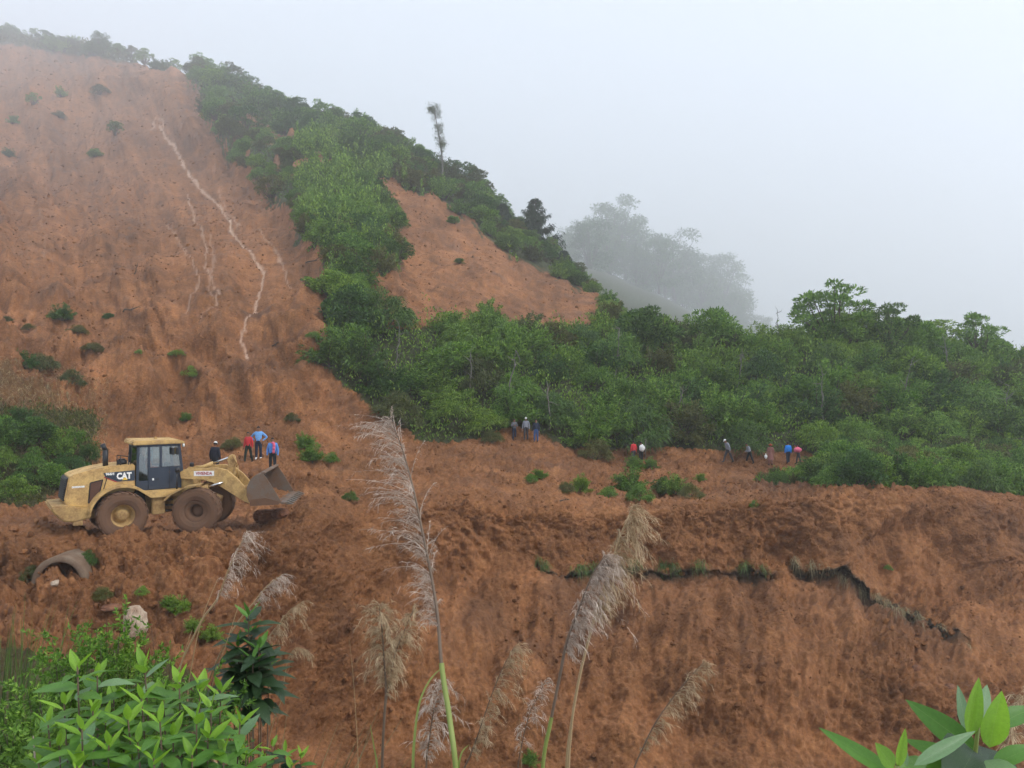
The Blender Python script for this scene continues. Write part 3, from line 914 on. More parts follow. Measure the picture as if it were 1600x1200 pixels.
# small lone tree at the top left and the trees lost in mist behind the thicket
def tree_meshes(seed, H, tiers):
    rg = np.random.default_rng(seed)
    parts, ends = [], []
    k = tiers
    for i in range(k):
        t = rg.uniform(0.1, 1.0)
        rr = (0.42 * H) * math.sqrt(max(0.05, 1 - (1.6 * t - 0.75) ** 2)) * rg.uniform(0.3, 1.0)
        a = rg.uniform(0, 6.28)
        c = np.array([rr * math.cos(a), rr * math.sin(a), H * t])
        ends.append(c)
        n = 90
        u = unit(rg.normal(size=(n, 3)))
        q = c + u * H * 0.075 * rg.uniform(0.3, 1.1, (n, 1)) * np.array([1.3, 1.3, 0.8])
        parts.append(leaves(rg, q, u, H * 0.035, H * 0.016, 0.1, 0.4, 0.2))
    v, f = cat(parts)
    crown = np_mesh("tree_crown", v, f)
    br = [branches(rg, np.array(ends)[rg.choice(k, min(k, 16), replace=False)], H * 0.012, (0, 0, H * 0.12)),
          tube([(0, 0, -0.6), (0, 0, H * 0.3), (0.02 * H, 0, H * 0.8)], [H * 0.022, H * 0.018, H * 0.006], 7)]
    v, f = cat(br)
    return crown, np_mesh("tree_trunk", v, f, True)
TREES = [tree_meshes(100 + i, 1.0 * 10, 75) for i in range(4)]
for c, t in TREES:
    c.materials.append(M_LEAF_B); t.materials.append(M_BARK)
def tree(px, py, h, i, label, group=None, tmin=12.0, tmax=15.6, name="broadleaf_tree"):
    p = pick(px, py, tmin, tmax)
    e = empty(name, p + Vector((0, 0, -0.2)), (0, 0, rnd.uniform(0, 6.28)), h / F * p.y / 10.0)
    link("crown", TREES[i][0], None, e); link("trunk", TREES[i][1], None, e)
    tag(e, label, "tree", group)
tree(158, 88, 38.0, 1, "lone small tree standing out of the mist on the top left ridge", None, 12.4, 13.3, "lone_tree")
mist_rg = random.Random(12)
MIST = [(900, 428, 22), (925, 440, 30), (948, 448, 38), (968, 455, 34), (985, 450, 30), (1010, 468, 34), (1035, 480, 38), (1058, 478, 32),
        (1080, 486, 36), (1105, 496, 42), (1128, 505, 40), (1150, 515, 36), (1168, 520, 22), (930, 420, 22), (1000, 446, 24), (1045, 462, 26), (1095, 478, 26), (1140, 494, 26), (875, 420, 20)]
def misty():
    for k, (px, py, h) in enumerate(MIST):
        u = int(np.searchsorted(U, px))
        j = int(np.argmax(np.where((TV > 14.2) & (TV < 15.3), 600 - SPY[u], -1e9)))
        q = Vector((X[u, j], Y[u, j], Z[u, j]))
        e = empty("misty_tree", (q + Vector((0, mist_rg.uniform(-100, 35), -6))) if py else (q + Vector((mist_rg.uniform(-28, 28), -190, -44))), (0, 0, mist_rg.uniform(0, 6.28)), h * 2.6 / 10)
        i = k % 4
        link("crown", TREES[i][0], None, e); link("trunk", TREES[i][1], None, e)
        tag(e, "grey misty tree on the far ridge behind the thicket, " + near_what(px, [(890, "at its left end"), (950, "on its highest part"), (1030, "left of its middle"), (1090, "right of its middle"), (1160, "at its right end")]), "tree", "trees lost in mist on the far ridge")
MIST = MIST + [(890 + 15 * k, 0, 17 + (k * 7) % 9) for k in range(19)]
misty()

def bare_trunks():
    rg = np.random.default_rng(91)
    marks = [(620, 560, "left part"), (735, 600, "above the dark corner"), (790, 610, "just left of the three people"), (860, 640, "right of the three people"), (960, 560, "middle"), (1050, 640, "left of the capped walker"),
             (1150, 580, "above the capped walker"), (1215, 500, "on the brow near the tallest shrub"), (1280, 640, "right of the walkers"), (1400, 620, "right part"), (1480, 560, "upper right part"), (1560, 640, "by the right edge")]
    for px, py, where in marks:
        p = pick(px, py + 25, 9.2, 12.8)
        H = rg.uniform(3.0, 4.6)
        t = np.linspace(0, 1, 8)[:, None]
        ln = rg.normal(0, 0.5)
        C = np.array([0, -0.6, -0.3]) * (1 - t) + t * np.array([ln, -1.3, H]) + rg.normal(0, 0.06, (8, 3))
        parts = [tube(C, np.linspace(0.075, 0.018, 8), 6)]
        for _ in range(7):
            i = rg.integers(3, 8); e = C[i] + unit(rg.normal(size=3) + np.array([0, -0.4, 0.6])) * rg.uniform(0.5, 1.2)
            parts.append(tube([C[i], (C[i] + e) / 2 + rg.normal(0, 0.06, 3), e], [0.03, 0.02, 0.006], 5))
        v, f = cat(parts)
        tag(link("bare_tree", np_mesh("bare_tree", v, f, True), M_BARK_GREY, None, p), "bare grey stem standing in the thicket, " + where, "tree")
bare_trunks()
# ------------------------------------------------------------------ wheel loader (x forward, y to its left, z up; ground at 0)
def paint_mat(name, col, mud=0.35, rough=0.5, top=2.0):
    """machine paint with dried mud that thickens towards the wheels"""
    t = NT(name)
    v = t.coords()
    n = t.noise(v, 2.2, 6, 0.7)
    n2 = t.noise(v, 14, 4, 0.7)
    nn = t.math('ADD', t.math('MULTIPLY', n, 0.7), t.math('MULTIPLY', n2, 0.3))
    geo = t.node("ShaderNodeNewGeometry")
    m = t.ramp(nn, [(0.62 - mud * 0.5, (0, 0, 0)), (0.78 - mud * 0.35, (1, 1, 1))])
    c = t.mix(t.math('MULTIPLY', m, 0.75), t.mix(t.math('MULTIPLY', n2, 0.35), col, tuple(x * 0.7 for x in col[:3]) + (1,)), (0.17, 0.085, 0.045, 1))
    r = t.math('ADD', t.math('MULTIPLY', m, 0.4), rough, clamp=True)
    return t.base(c, r, t.bump(nn, 0.25, 0.02), spec=0.35)
M_YELLOW = paint_mat("machine_yellow", (0.60, 0.385, 0.14, 1), 0.36)
M_YELLOW_MUD = paint_mat("muddy_yellow", (0.55, 0.36, 0.13, 1), 0.50)
M_NAVY = paint_mat("cab_navy", (0.035, 0.045, 0.065, 1), 0.05, 0.3)
M_BLACK = paint_mat("black_paint", (0.018, 0.018, 0.02, 1), 0.12, 0.45)
M_TYRE = paint_mat("muddy_rubber", (0.06, 0.05, 0.045, 1), 0.86, 0.85)
M_STEEL = paint_mat("worn_bucket_steel", (0.13, 0.115, 0.095, 1), 0.30, 0.55)
M_BUCKET = paint_mat("muddy_bucket", (0.15, 0.12, 0.095, 1), 0.50, 0.6)
M_CHROME = NT("cylinder_rod").base((0.62, 0.6, 0.57, 1), 0.25, metal=1.0)
M_WHITE = NT("white_decal").base((0.78, 0.76, 0.72, 1), 0.5)
M_RED = NT("red_decal").base((0.36, 0.03, 0.03, 1), 0.5)
M_MARK = NT("yellow_decal").base((0.72, 0.45, 0.03, 1), 0.5)
M_VENT = NT("vent_mesh").base((0.10, 0.045, 0.028, 1), 0.8)
M_LAMP = NT("lamp_glass").base((0.8, 0.8, 0.75, 1), 0.12)
def glass_mat():
    t = NT("cab_glass")
    t.bsdf.inputs["Base Color"].default_value = (0.75, 0.85, 0.86, 1)
    t.bsdf.inputs["Roughness"].default_value = 0.03
    tr = t.node("ShaderNodeBsdfTransparent"); tr.inputs[0].default_value = (0.72, 0.80, 0.80, 1)
    gl = t.node("ShaderNodeBsdfGlossy"); gl.inputs["Roughness"].default_value = 0.03
    fr = t.node("ShaderNodeFresnel"); fr.inputs[0].default_value = 1.6
    k = t.math('ADD', fr.outputs[0], 0.10)
    mx = t.node("ShaderNodeMixShader")
    t.l.new(k, mx.inputs[0]); t.l.new(tr.outputs[0], mx.inputs[1]); t.l.new(gl.outputs[0], mx.inputs[2])
    t.l.new(mx.outputs[0], t.out.inputs[0])
    return t.m
M_GLASS = glass_mat()

def bm_mesh(name, bm, mat, smooth=False):
    bmesh.ops.recalc_face_normals(bm, faces=bm.faces)
    me = bpy.data.meshes.new(name)
    bm.to_mesh(me); bm.free()
    if mat is not None: me.materials.append(mat)
    if smooth:
        for p in me.polygons: p.use_smooth = True
    return me

def add_prism(bm, prof, y0, y1, bevel=0.0, taper=None):
    """profile (x,z) swept from y0 to y1; taper = (inset of the y1 side)"""
    a = [bm.verts.new((x, y0, z)) for x, z in prof]
    b = [bm.verts.new((x, y1, z)) for x, z in prof]
    n = len(prof)
    fs = [bm.faces.new(a), bm.faces.new(b[::-1])]
    for i in range(n):
        fs.append(bm.faces.new((a[i], b[i], b[(i + 1) % n], a[(i + 1) % n])))
    bmesh.ops.recalc_face_normals(bm, faces=fs)
    if bevel > 0:
        ed = list({e for f in fs for e in f.edges})
        bmesh.ops.bevel(bm, geom=ed, offset=bevel, segments=2, affect='EDGES', clamp_overlap=True)

def prism(name, prof, y0, y1, mat, parent, bevel=0.02):
    bm = bmesh.new()
    add_prism(bm, prof, y0, y1, bevel)
    return link(name, bm_mesh(name, bm, mat), None, parent)

def rect(x0, x1, z0, z1): return [(x0, z0), (x1, z0), (x1, z1), (x0, z1)]

def add_rod(bm, a, b, r, r2=None, seg=10):
    a, b = Vector(a), Vector(b)
    d = b - a
    m = Matrix.Translation((a + b) / 2) @ d.to_track_quat('Z', 'Y').to_matrix().to_4x4()
    bmesh.ops.create_cone(bm, cap_ends=True, segments=seg, radius1=r, radius2=r if r2 is None else r2, depth=d.length, matrix=m)

def rods(name, segs, mat, parent, seg=10):
    bm = bmesh.new()
    for a, b, r in segs: add_rod(bm, a, b, r, None, seg)
    return link(name, bm_mesh(name, bm, mat, True), None, parent)

def text_mesh(name, body, size, mat, extrude=0.004, bold=0.0, align='CENTER'):
    cu = bpy.data.curves.new(name, 'FONT')
    cu.body = body; cu.size = size; cu.extrude = extrude; cu.offset = bold
    cu.align_x = align; cu.align_y = 'CENTER'; cu.resolution_u = 3
    o = bpy.data.objects.new(name, cu)
    COL.objects.link(o)
    bpy.context.view_layer.update()
    me = bpy.data.meshes.new_from_object(o.evaluated_get(bpy.context.evaluated_depsgraph_get()))
    bpy.data.objects.remove(o); bpy.data.curves.remove(cu)
    me.name = name
    me.materials.clear(); me.materials.append(mat)
    return me

def tyre_mesh(rad, w):
    """lathe with chunky alternate lugs, axis along y"""
    prof = [(0.46, -0.36), (0.52, -0.42), (0.66, -0.49), (0.80, -0.50), (0.90, -0.47), (0.955, -0.40), (0.965, 0.0)]
    prof = prof + [(r, -y) for r, y in prof[-2::-1]]
    prof = [(r * rad, y * w) for r, y in prof]
    seg = 56; n = len(prof)
    vs, fs = [], []
    rg = np.random.default_rng(3)
    for i in range(seg):
        a = 2 * math.pi * i / seg
        for r, y in prof:
            q = r * (1 + rg.normal(0, 0.006))
            vs.append((q * math.cos(a), y, q * math.sin(a)))
    for i in range(seg):
        for j in range(n - 1):
            fs.append((i * n + j, i * n + j + 1, ((i + 1) % seg) * n + j + 1, ((i + 1) % seg) * n + j))
    parts = [(np.array(vs), np.array(fs))]
    L = 22
    for k in range(L):
        for s in (-1, 1):
            a0 = 2 * math.pi * (k + (0.5 if s > 0 else 0)) / L
            pts = []
            for (y, da) in ((0.03, 0.10), (0.52, -0.02)):
                for dr in (0.93, 1.0 if y < 0.3 else 0.965):
                    for dw in (-0.075, 0.075):
                        aa = a0 + da + dw
                        pts.append((rad * dr * math.cos(aa), s * y * w, rad * dr * math.sin(aa)))
            p = np.array(pts)          # idx: y0: dr0 (0,1) dr1 (2,3); y1: 4..7
            f = np.array([(0, 1, 3, 2), (4, 6, 7, 5), (2, 3, 7, 6), (0, 4, 5, 1), (0, 2, 6, 4), (1, 5, 7, 3)])
            parts.append((p, f))
    v, f = cat(parts)
    me = np_mesh("tyre", v, f); me.materials.append(M_TYRE)
    return me

def lathe_y(name, prof, mat, seg=32):
    bm = bmesh.new()
    rings = []
    for i in range(seg):
        a = 2 * math.pi * i / seg
        rings.append([bm.verts.new((r * math.cos(a), y, r * math.sin(a))) for r, y in prof])
    for i in range(seg):
        for j in range(len(prof) - 1):
            bm.faces.new((rings[i][j], rings[i][j + 1], rings[(i + 1) % seg][j + 1], rings[(i + 1) % seg][j]))
    bmesh.ops.remove_doubles(bm, verts=bm.verts, dist=1e-4)
    return bm_mesh(name, bm, mat, True)

def build_loader():
    B_REAR, B_FRONT = R(36), R(7)
    root = empty("wheel_loader", (-14.18, 27.75, -5.38), (0, 0, B_REAR), 0.955)
    tag(root, "muddy yellow wheel loader with dark cab working at the foot of the slide", "wheel loader")
    RT, WT = 0.87, 0.66
    # --- rear frame and engine hood
    hood_prof = [(-1.72, 1.28), (-1.80, 1.50), (-1.66, 2.28), (-1.55, 2.38), (-0.9, 2.55), (-0.35, 2.63), (0.50, 2.66), (0.50, 1.60), (0.30, 1.60), (-0.10, 1.62), (-0.62, 1.52), (-0.9, 1.20), (-0.98, 1.15)]
    hood = prism("hood", hood_prof, -0.80, 0.80, M_YELLOW, root, 0.05)
    gr = prism("grille", [(-1.84, 1.48), (-1.73, 2.24), (-1.66, 2.30), (-1.76, 1.46)], -0.70, 0.70, M_BLACK, root, 0.01)
    for k in range(9):
        z = 1.55 + k * 0.078; x = -1.83 + k * 0.0115
        prism("grille_slat", rect(x - 0.02, x + 0.03, z, z + 0.025), -0.66, 0.66, M_BLACK, gr, 0.0)
    sv = prism("side_vent", [(-1.04, 1.36), (-0.76, 1.36), (-0.58, 2.16), (-0.98, 2.08)], -0.818, -0.80, M_VENT, root, 0.0)
    bm = bmesh.new()
    pp = [(-1.04, 1.36), (-0.76, 1.36), (-0.58, 2.16), (-0.98, 2.08)]
    for i in range(4):
        a, b = pp[i], pp[(i + 1) % 4]
        add_rod(bm, (a[0], -0.822, a[1]), (b[0], -0.822, b[1]), 0.018, None, 6)
    link("vent_frame", bm_mesh("vent_frame", bm, M_BLACK), None, sv)
    bm = bmesh.new()
    for k in range(6):
        z = 1.46 + k * 0.12
        add_rod(bm, (-1.0, -0.822, z), (-0.74 + k * 0.024, -0.822, z), 0.008, None, 5)
    link("vent_bar", bm_mesh("vent_bar", bm, M_VENT), None, sv)
    bm = bmesh.new()
    add_rod(bm, (-1.0, -0.825, 1.28), (-0.70, -0.825, 1.28), 0.014, None, 6); add_rod(bm, (-0.70, -0.825, 1.28), (-0.42, -0.825, 2.30), 0.014, None, 6)
    link("panel_seam", bm_mesh("panel_seam", bm, M_BLACK), None, root)
    # --- dark name panel with its lettering
    npn = prism("name_panel", [(-0.56, 2.40), (-0.50, 2.26), (-0.10, 2.06), (0.48, 2.06), (0.48, 2.44)], -0.815, -0.802, M_NAVY, root, 0.0)
    o = link("lettering", text_mesh("lettering", "CAT", 0.27, M_WHITE, 0.004, 0.014), None, npn, (0.12, -0.82, 2.245), (R(90), 0, 0), (0.92, 1.15, 1))
    bm = bmesh.new()
    vs = [bm.verts.new(p) for p in ((0.05, -0.827, 2.10), (0.24, -0.827, 2.10), (0.145, -0.827, 2.21))]
    bm.faces.new(vs)
    link("triangle_mark", bm_mesh("triangle_mark", bm, M_MARK), None, npn)
    link("model_number", text_mesh("model_number", "966H", 0.125, M_WHITE, 0.004, 0.005), None, npn, (-0.345, -0.82, 2.35), (R(90), 0, 0))
    bm = bmesh.new()
    vs = [bm.verts.new(p) for p in ((-0.56, -0.803, 2.24), (-0.16, -0.803, 2.04), (-0.10, -0.803, 2.05), (-0.50, -0.803, 2.26))]
    bm.faces.new(vs)
    link("red_stripe", bm_mesh("red_stripe", bm, M_RED), None, npn)
    st = prism("decal_strip", rect(-1.56, -1.16, 1.93, 1.99), -0.806, -0.800, M_WHITE, root, 0.0)
    prism("decal_line", rect(-1.56, -1.24, 1.955, 1.962), -0.809, -0.806, M_BLACK, st, 0.0)
    # --- exhaust, air intake, hand rail
    ex = rods("exhaust_pipe", [((-0.42, -0.30, 2.55), (-0.42, -0.30, 3.20), 0.095), ((-0.42, -0.30, 3.18), (-0.52, -0.30, 3.42), 0.085)], M_BLACK, root, 14)
    rods("air_intake", [((0.12, -0.35, 2.6), (0.12, -0.35, 2.80), 0.17), ((0.12, -0.35, 2.80), (0.12, -0.35, 2.85), 0.12)], M_BLACK, root, 16)
    rods("handrail", [((-0.10, -0.72, 2.65), (-0.10, -0.72, 3.02), 0.016), ((-0.10, -0.72, 3.02), (0.28, -0.72, 2.95), 0.016), ((0.28, -0.72, 2.95), (0.28, -0.76, 2.1), 0.016),
                      ((0.02, -0.72, 2.64), (0.02, -0.72, 3.0), 0.014)], M_BLACK, root, 6)
    rods("rear_ladder_rail", [((0.34, -0.80, 2.66), (0.40, -0.80, 3.45), 0.016), ((0.40, -0.80, 3.45), (0.52, -0.80, 3.47), 0.016), ((0.37, -0.80, 3.05), (0.60, -0.80, 3.05), 0.012)], M_BLACK, root, 6)
    # --- counterweight and rear frame
    cw = [(-2.25, 1.36), (-1.72, 1.36), (-1.35, 1.24), (-0.98, 1.20), (-0.98, 0.86), (-1.5, 0.74), (-1.9, 0.82), (-2.2, 1.18)]
    prism("counterweight", cw, -1.12, 1.12, M_YELLOW_MUD, root, 0.05)
    prism("tow_step", rect(-1.55, -1.25, 0.62, 0.80), -1.10, -0.85, M_YELLOW_MUD, root, 0.02)
    prism("rear_frame", [(-1.3, 0.75), (1.75, 0.72), (1.75, 1.25), (1.1, 1.62), (-0.8, 1.55), (-1.3, 1.2)], -0.52, 0.52, M_YELLOW_MUD, root, 0.03)
    # --- rear fenders: an arch over each wheel that runs into the cab platform
    for s in (-1, 1):
        bm = bmesh.new()
        pts_o, pts_i = [], []
        for k in range(15):
            a = R(168 - k * 8.6)
            pts_o.append((1.12 * math.cos(a) * 1.0, RT + 1.10 * math.sin(a)))
            pts_i.append((1.03 * math.cos(a) * 1.0, RT + 1.00 * math.sin(a)))
        prof = pts_o + [(0.86, 1.66), (2.05, 1.66), (1.98, 1.44), (0.95, 1.42)] + pts_i[::-1]
        add_prism(bm, prof, s * 0.62, s * 1.30, 0.012)
        link("rear_fender", bm_mesh("rear_fender", bm, M_YELLOW), None, root)
    prism("wheel_well", [(-0.95, 1.1), (0.9, 1.1), (0.85, 1.6), (0.4, 1.85), (-0.4, 1.85), (-0.9, 1.5)], -0.60, 0.60, M_BLACK, root, 0.0)
    # --- boarding ladder
    ld = prism("ladder", rect(1.00, 1.46, 0.78, 1.44), -1.16, -1.02, M_YELLOW_MUD, root, 0.03)
    for z in (0.86, 1.06, 1.26):
        prism("step", rect(1.48, 1.74, z, z + 0.05), -1.22, -0.95, M_BLACK, ld, 0.01)
    rods("ladder_rail", [((1.76, -1.2, 0.8), (1.82, -1.12, 1.62), 0.022)], M_YELLOW_MUD, ld, 6)
    # --- cab
    cab = prism("cab", [(0.52, 1.66), (2.02, 1.66), (2.10, 1.95), (2.12, 2.02), (0.52, 2.02)], -0.82, 0.82, M_NAVY, root, 0.02)
    bm = bmesh.new()                                            # pillars and roof frame
    xs = [(0.52, 0.56), (0.92, 0.92), (2.12, 1.98)]
    for s in (-1, 1):
        for xb, xt in xs:
            add_prism(bm, [(xb, 2.02), (xb + 0.09, 2.02), (xt + 0.09, 3.34), (xt, 3.34)], s * 0.82, s * 0.74, 0.0)
        add_prism(bm, rect(0.56, 2.08, 3.27, 3.36), s * 0.82, s * 0.74, 0.0)
    add_prism(bm, rect(0.56, 0.64, 3.27, 3.36), -0.735, 0.735, 0.0)
    add_prism(bm, rect(1.99, 2.07, 3.27, 3.36), -0.735, 0.735, 0.0)
    link("pillar", bm_mesh("pillar", bm, M_NAVY), None, cab)
    roof = prism("roof", [(0.40, 3.36), (2.22, 3.36), (2.22, 3.43), (2.05, 3.50), (0.46, 3.53), (0.40, 3.47)], -0.92, 0.92, M_YELLOW, cab, 0.03)
    prism("roof_beacon", rect(1.30, 1.40, 3.50, 3.60), -0.06, 0.06, M_YELLOW, cab, 0.02)
    for s in (-1, 1):
        d = prism("door", rect(0.95, 2.10, 1.68, 2.50), s * 0.83, s * 0.85, M_NAVY, cab, 0.004) if s < 0 else prism("side_panel", rect(0.95, 2.10, 1.68, 2.50), 0.83, 0.85, M_NAVY, cab, 0.004)
        if s < 0:
            prism("door_seam", rect(1.66, 1.68, 1.70, 2.48), -0.853, -0.85, M_BLACK, d, 0.0)
            prism("door_label", rect(1.07, 1.13, 2.02, 2.10), -0.855, -0.85, M_WHITE, d, 0.0)
            prism("door_handle", rect(1.19, 1.30, 2.04, 2.08), -0.87, -0.85, M_BLACK, d, 0.004)
        prism("window", [(1.01, 2.51), (2.13, 2.51), (2.04, 3.27), (1.00, 3.27)], s * 0.795, s * 0.79, M_GLASS, cab, 0.0)
        prism("rear_side_window", [(0.61, 2.04), (0.92, 2.04), (0.92, 3.27), (0.65, 3.27)], s * 0.795, s * 0.79, M_GLASS, cab, 0.0)
        prism("window_bar", rect(1.33, 1.42, 2.51, 3.27), s * 0.81, s * 0.80, M_NAVY, cab, 0.0)
    bm = bmesh.new()
    vs = [bm.verts.new(p) for p in ((2.17, -0.74, 2.04), (2.17, 0.74, 2.04), (2.05, 0.74, 3.27), (2.05, -0.74, 3.27))]
    bm.faces.new(vs)
    bmesh.ops.solidify(bm, geom=bm.faces, thickness=0.008)
    link("windscreen", bm_mesh("windscreen", bm, M_GLASS), None, cab)
    prism("rear_window", rect(0.585, 0.593, 2.04, 3.27), -0.73, 0.73, M_GLASS, cab, 0.0)
    prism("seat", [(0.80, 2.05), (1.35, 2.05), (1.35, 2.25), (1.0, 2.25), (0.88, 2.95), (0.74, 2.95)], -0.27, 0.27, M_BLACK, cab, 0.04)
    prism("console", [(1.55, 2.02), (1.9, 2.02), (1.9, 2.55), (1.75, 2.62)], -0.35, 0.35, M_BLACK, cab, 0.03)
    for x in (1.72, 1.88):
        prism("mirror", rect(x, x + 0.10, 2.95, 3.2), -0.99, -0.95, M_BLACK, cab, 0.01)
    rods("mirror_arm", [((1.75, -0.97, 3.20), (1.75, -0.80, 3.34), 0.012), ((1.93, -0.97, 3.20), (1.93, -0.80, 3.34), 0.012)], M_BLACK, cab, 5)
    rods("work_lamp", [((2.17, -0.70, 3.28), (2.24, -0.70, 3.28), 0.07), ((2.17, 0.70, 3.28), (2.24, 0.70, 3.28), 0.07)], M_LAMP, cab, 10)
    # --- wheels
    ty = tyre_mesh(RT, WT)
    rim_out = lathe_y("rim", [(0.0, -0.10), (0.10, -0.12), (0.20, -0.09), (0.25, 0.02), (0.33, 0.04), (0.36, -0.16), (0.42, -0.235), (0.435, -0.25), (0.45, -0.22), (0.43, 0.1), (0.0, 0.1)], M_YELLOW_MUD)
    rim_in = lathe_y("front_rim", [(0.0, 0.0), (0.14, -0.01), (0.20, 0.02), (0.25, 0.10), (0.26, -0.20), (0.40, -0.22), (0.45, -0.20), (0.43, 0.1), (0.0, 0.12)], M_TYRE)
    def wheel(x, y, par, rim):
        w = empty("wheel", (x, y, RT), (0, rnd.uniform(0, 1), 0 if y < 0 else math.pi))
        w.parent = par
        link("tyre", ty, None, w); link("rim", rim, None, w)
    for y in (-1.1, 1.1): wheel(0, y, root, rim_out)
    # --- front frame, hinged at the middle joint: parts placed by a fixed turn about that joint
    H = Matrix.Translation((1.75, 0, 0)) @ Matrix.Rotation(B_FRONT - B_REAR, 4, 'Z')
    fr = []
    def F_(o): fr.append(o); return o
    XF = 1.45
    for y in (-1.1, 1.1):
        w = empty("wheel", (XF, y, RT), (0, rnd.uniform(0, 1), 0 if y < 0 else math.pi)); w.parent = root
        link("tyre", ty, None, w); link("rim", rim_in, None, w)
        F_(w)
    F_(prism("front_frame", [(-0.1, 0.75), (1.9, 0.70), (2.05, 1.2), (1.2, 1.55), (0.95, 2.25), (0.62, 2.30), (0.40, 1.55), (-0.1, 1.3)], -0.42, 0.42, M_YELLOW_MUD, root, 0.03))
    for s in (-1, 1):
        F_(prism("loader_tower", [(0.42, 1.40), (1.25, 1.40), (1.15, 1.75), (1.02, 2.32), (0.70, 2.36), (0.55, 2.22)], s * 0.50, s * 0.42, M_YELLOW, root, 0.015))
        arm = [(0.74, 2.02), (0.70, 2.28), (0.90, 2.38), (2.05, 2.42), (2.40, 2.34), (2.75, 2.05), (3.34, 1.36), (3.44, 1.14), (3.30, 1.02), (3.06, 1.12), (2.25, 1.66), (1.9, 1.86), (1.5, 1.98)]
        F_(prism("lift_arm", arm, s * 0.72, s * 0.54, M_YELLOW, root, 0.02))
        lc = F_(rods("lift_cylinder", [((0.75, s * 0.86, 1.42), (1.78, s * 0.86, 1.72), 0.10)], M_YELLOW_MUD, root, 12))
        rods("cylinder_rod", [((1.78, s * 0.86, 1.72), (2.30, s * 0.80, 1.87), 0.05)], M_CHROME, lc, 10)
        F_(prism("front_fender", [(0.30, 1.30), (0.52, 1.55), (1.05, 1.80), (1.60, 1.88), (1.60, 1.84), (1.05, 1.74), (0.58, 1.49), (0.38, 1.28)], s * 0.78, s * 1.42, M_YELLOW_MUD, root, 0.008))
        hl = F_(rods("headlight", [((0.62, s * 0.95, 2.38), (0.74, s * 0.95, 2.38), 0.10)], M_BLACK, root, 12))
        rods("headlight_post", [((0.66, s * 0.95, 1.6), (0.66, s * 0.95, 2.32), 0.03)], M_BLACK, hl, 6)
    F_(rods("cross_tube", [((2.35, -0.55, 2.08), (2.35, 0.55, 2.08), 0.16)], M_YELLOW, root, 14))
    F_(prism("tilt_lever", [(2.22, 2.02), (2.48, 2.02), (2.62, 2.5), (2.56, 2.84), (2.40, 2.88), (2.30, 2.70), (2.36, 2.4)], -0.16, 0.16, M_YELLOW, root, 0.03))
    F_(prism("lever_foot", [(2.24, 2.05), (2.52, 2.05), (2.66, 1.55), (2.58, 1.42), (2.44, 1.46)], -0.11, 0.11, M_YELLOW, root, 0.02))
    F_(rods("tilt_link", [((2.55, 0.0, 1.52), (3.42, 0.0, 1.62), 0.09)], M_YELLOW, root, 8))
    tc = F_(rods("tilt_cylinder", [((0.95, 0, 2.22), (1.75, 0, 2.53), 0.085)], M_YELLOW, root, 12))
    rods("cylinder_rod", [((1.75, 0, 2.53), (2.45, 0, 2.78), 0.045)], M_CHROME, tc, 10)
    F_(rods("hydraulic_hose", [((2.52, -0.2, 2.80), (2.72, -0.2, 2.45), 0.022), ((2.72, -0.2, 2.45), (2.76, -0.2, 1.95), 0.022)], M_YELLOW_MUD, root, 6))
    # name board on the arm
    sg = F_(prism("name_board", rect(1.22, 1.96, 2.12, 2.31), -0.735, -0.722, M_WHITE, root, 0.0))
    link("lettering", text_mesh("board_lettering", "VIVIENDA", 0.165, M_RED, 0.003, 0.004), None, sg, (1.59, -0.739, 2.215), (R(90), 0, 0), (0.82, 1.0, 1))
    # bucket: curved shell between two cheeks, teeth on the lip
    sec = [(4.62, 1.14), (4.1, 1.10), (3.62, 1.08), (3.42, 1.20), (3.32, 1.45), (3.34, 1.78), (3.46, 2.05), (3.66, 2.22), (3.92, 2.28)]
    bm = bmesh.new()
    Wb = 1.46
    inner = []
    for i, (x, z) in enumerate(sec):
        a = Vector(sec[max(0, i - 1)]); b = Vector(sec[min(len(sec) - 1, i + 1)])
        t = (b - a).normalized(); n = Vector((t.y, -t.x))
        inner.append((x + n.x * 0.05, z + n.y * 0.05))
    add_prism(bm, sec + inner[::-1], -Wb, Wb, 0.0)
    cheek = sec + [(4.12, 1.98), (4.40, 1.52)]
    for s in (-1, 1):
        add_prism(bm, cheek, s * Wb, s * (Wb + 0.05), 0.006)
    add_prism(bm, [(4.58, 1.10), (4.82, 1.11), (4.82, 1.14), (4.58, 1.19)], -Wb - 0.03, Wb + 0.03, 0.004)
    add_prism(bm, [(3.86, 2.24), (4.00, 2.27), (4.0, 2.31), (3.84, 2.31)], -Wb, Wb, 0.0)
    bk = F_(link("bucket", bm_mesh("bucket", bm, M_BUCKET), None, root))
    for k in range(8):
        y = -Wb + 0.06 + k * (2 * Wb - 0.12) / 7
        prism("tooth", [(4.74, 1.08), (5.04, 1.09), (4.80, 1.19), (4.72, 1.18)], y - 0.055, y + 0.055, M_STEEL, bk, 0.008)
    rods("lip_edge", [((4.80, -Wb, 1.125), (4.80, Wb, 1.125), 0.022)], M_CHROME, bk, 6)
    prism("mud_crust", [(3.45, 1.06), (4.5, 1.09), (4.5, 1.22), (4.0, 1.36), (3.45, 1.30)], -Wb - 0.075, -Wb - 0.052, M_TYRE, bk, 0.005)
    for o in fr:
        o.matrix_basis = H @ o.matrix_basis
    # load of earth in the bucket
    bpy.context.view_layer.update()
    return root, root.matrix_world @ H
LOADER, LOADER_FRONT = build_loader()

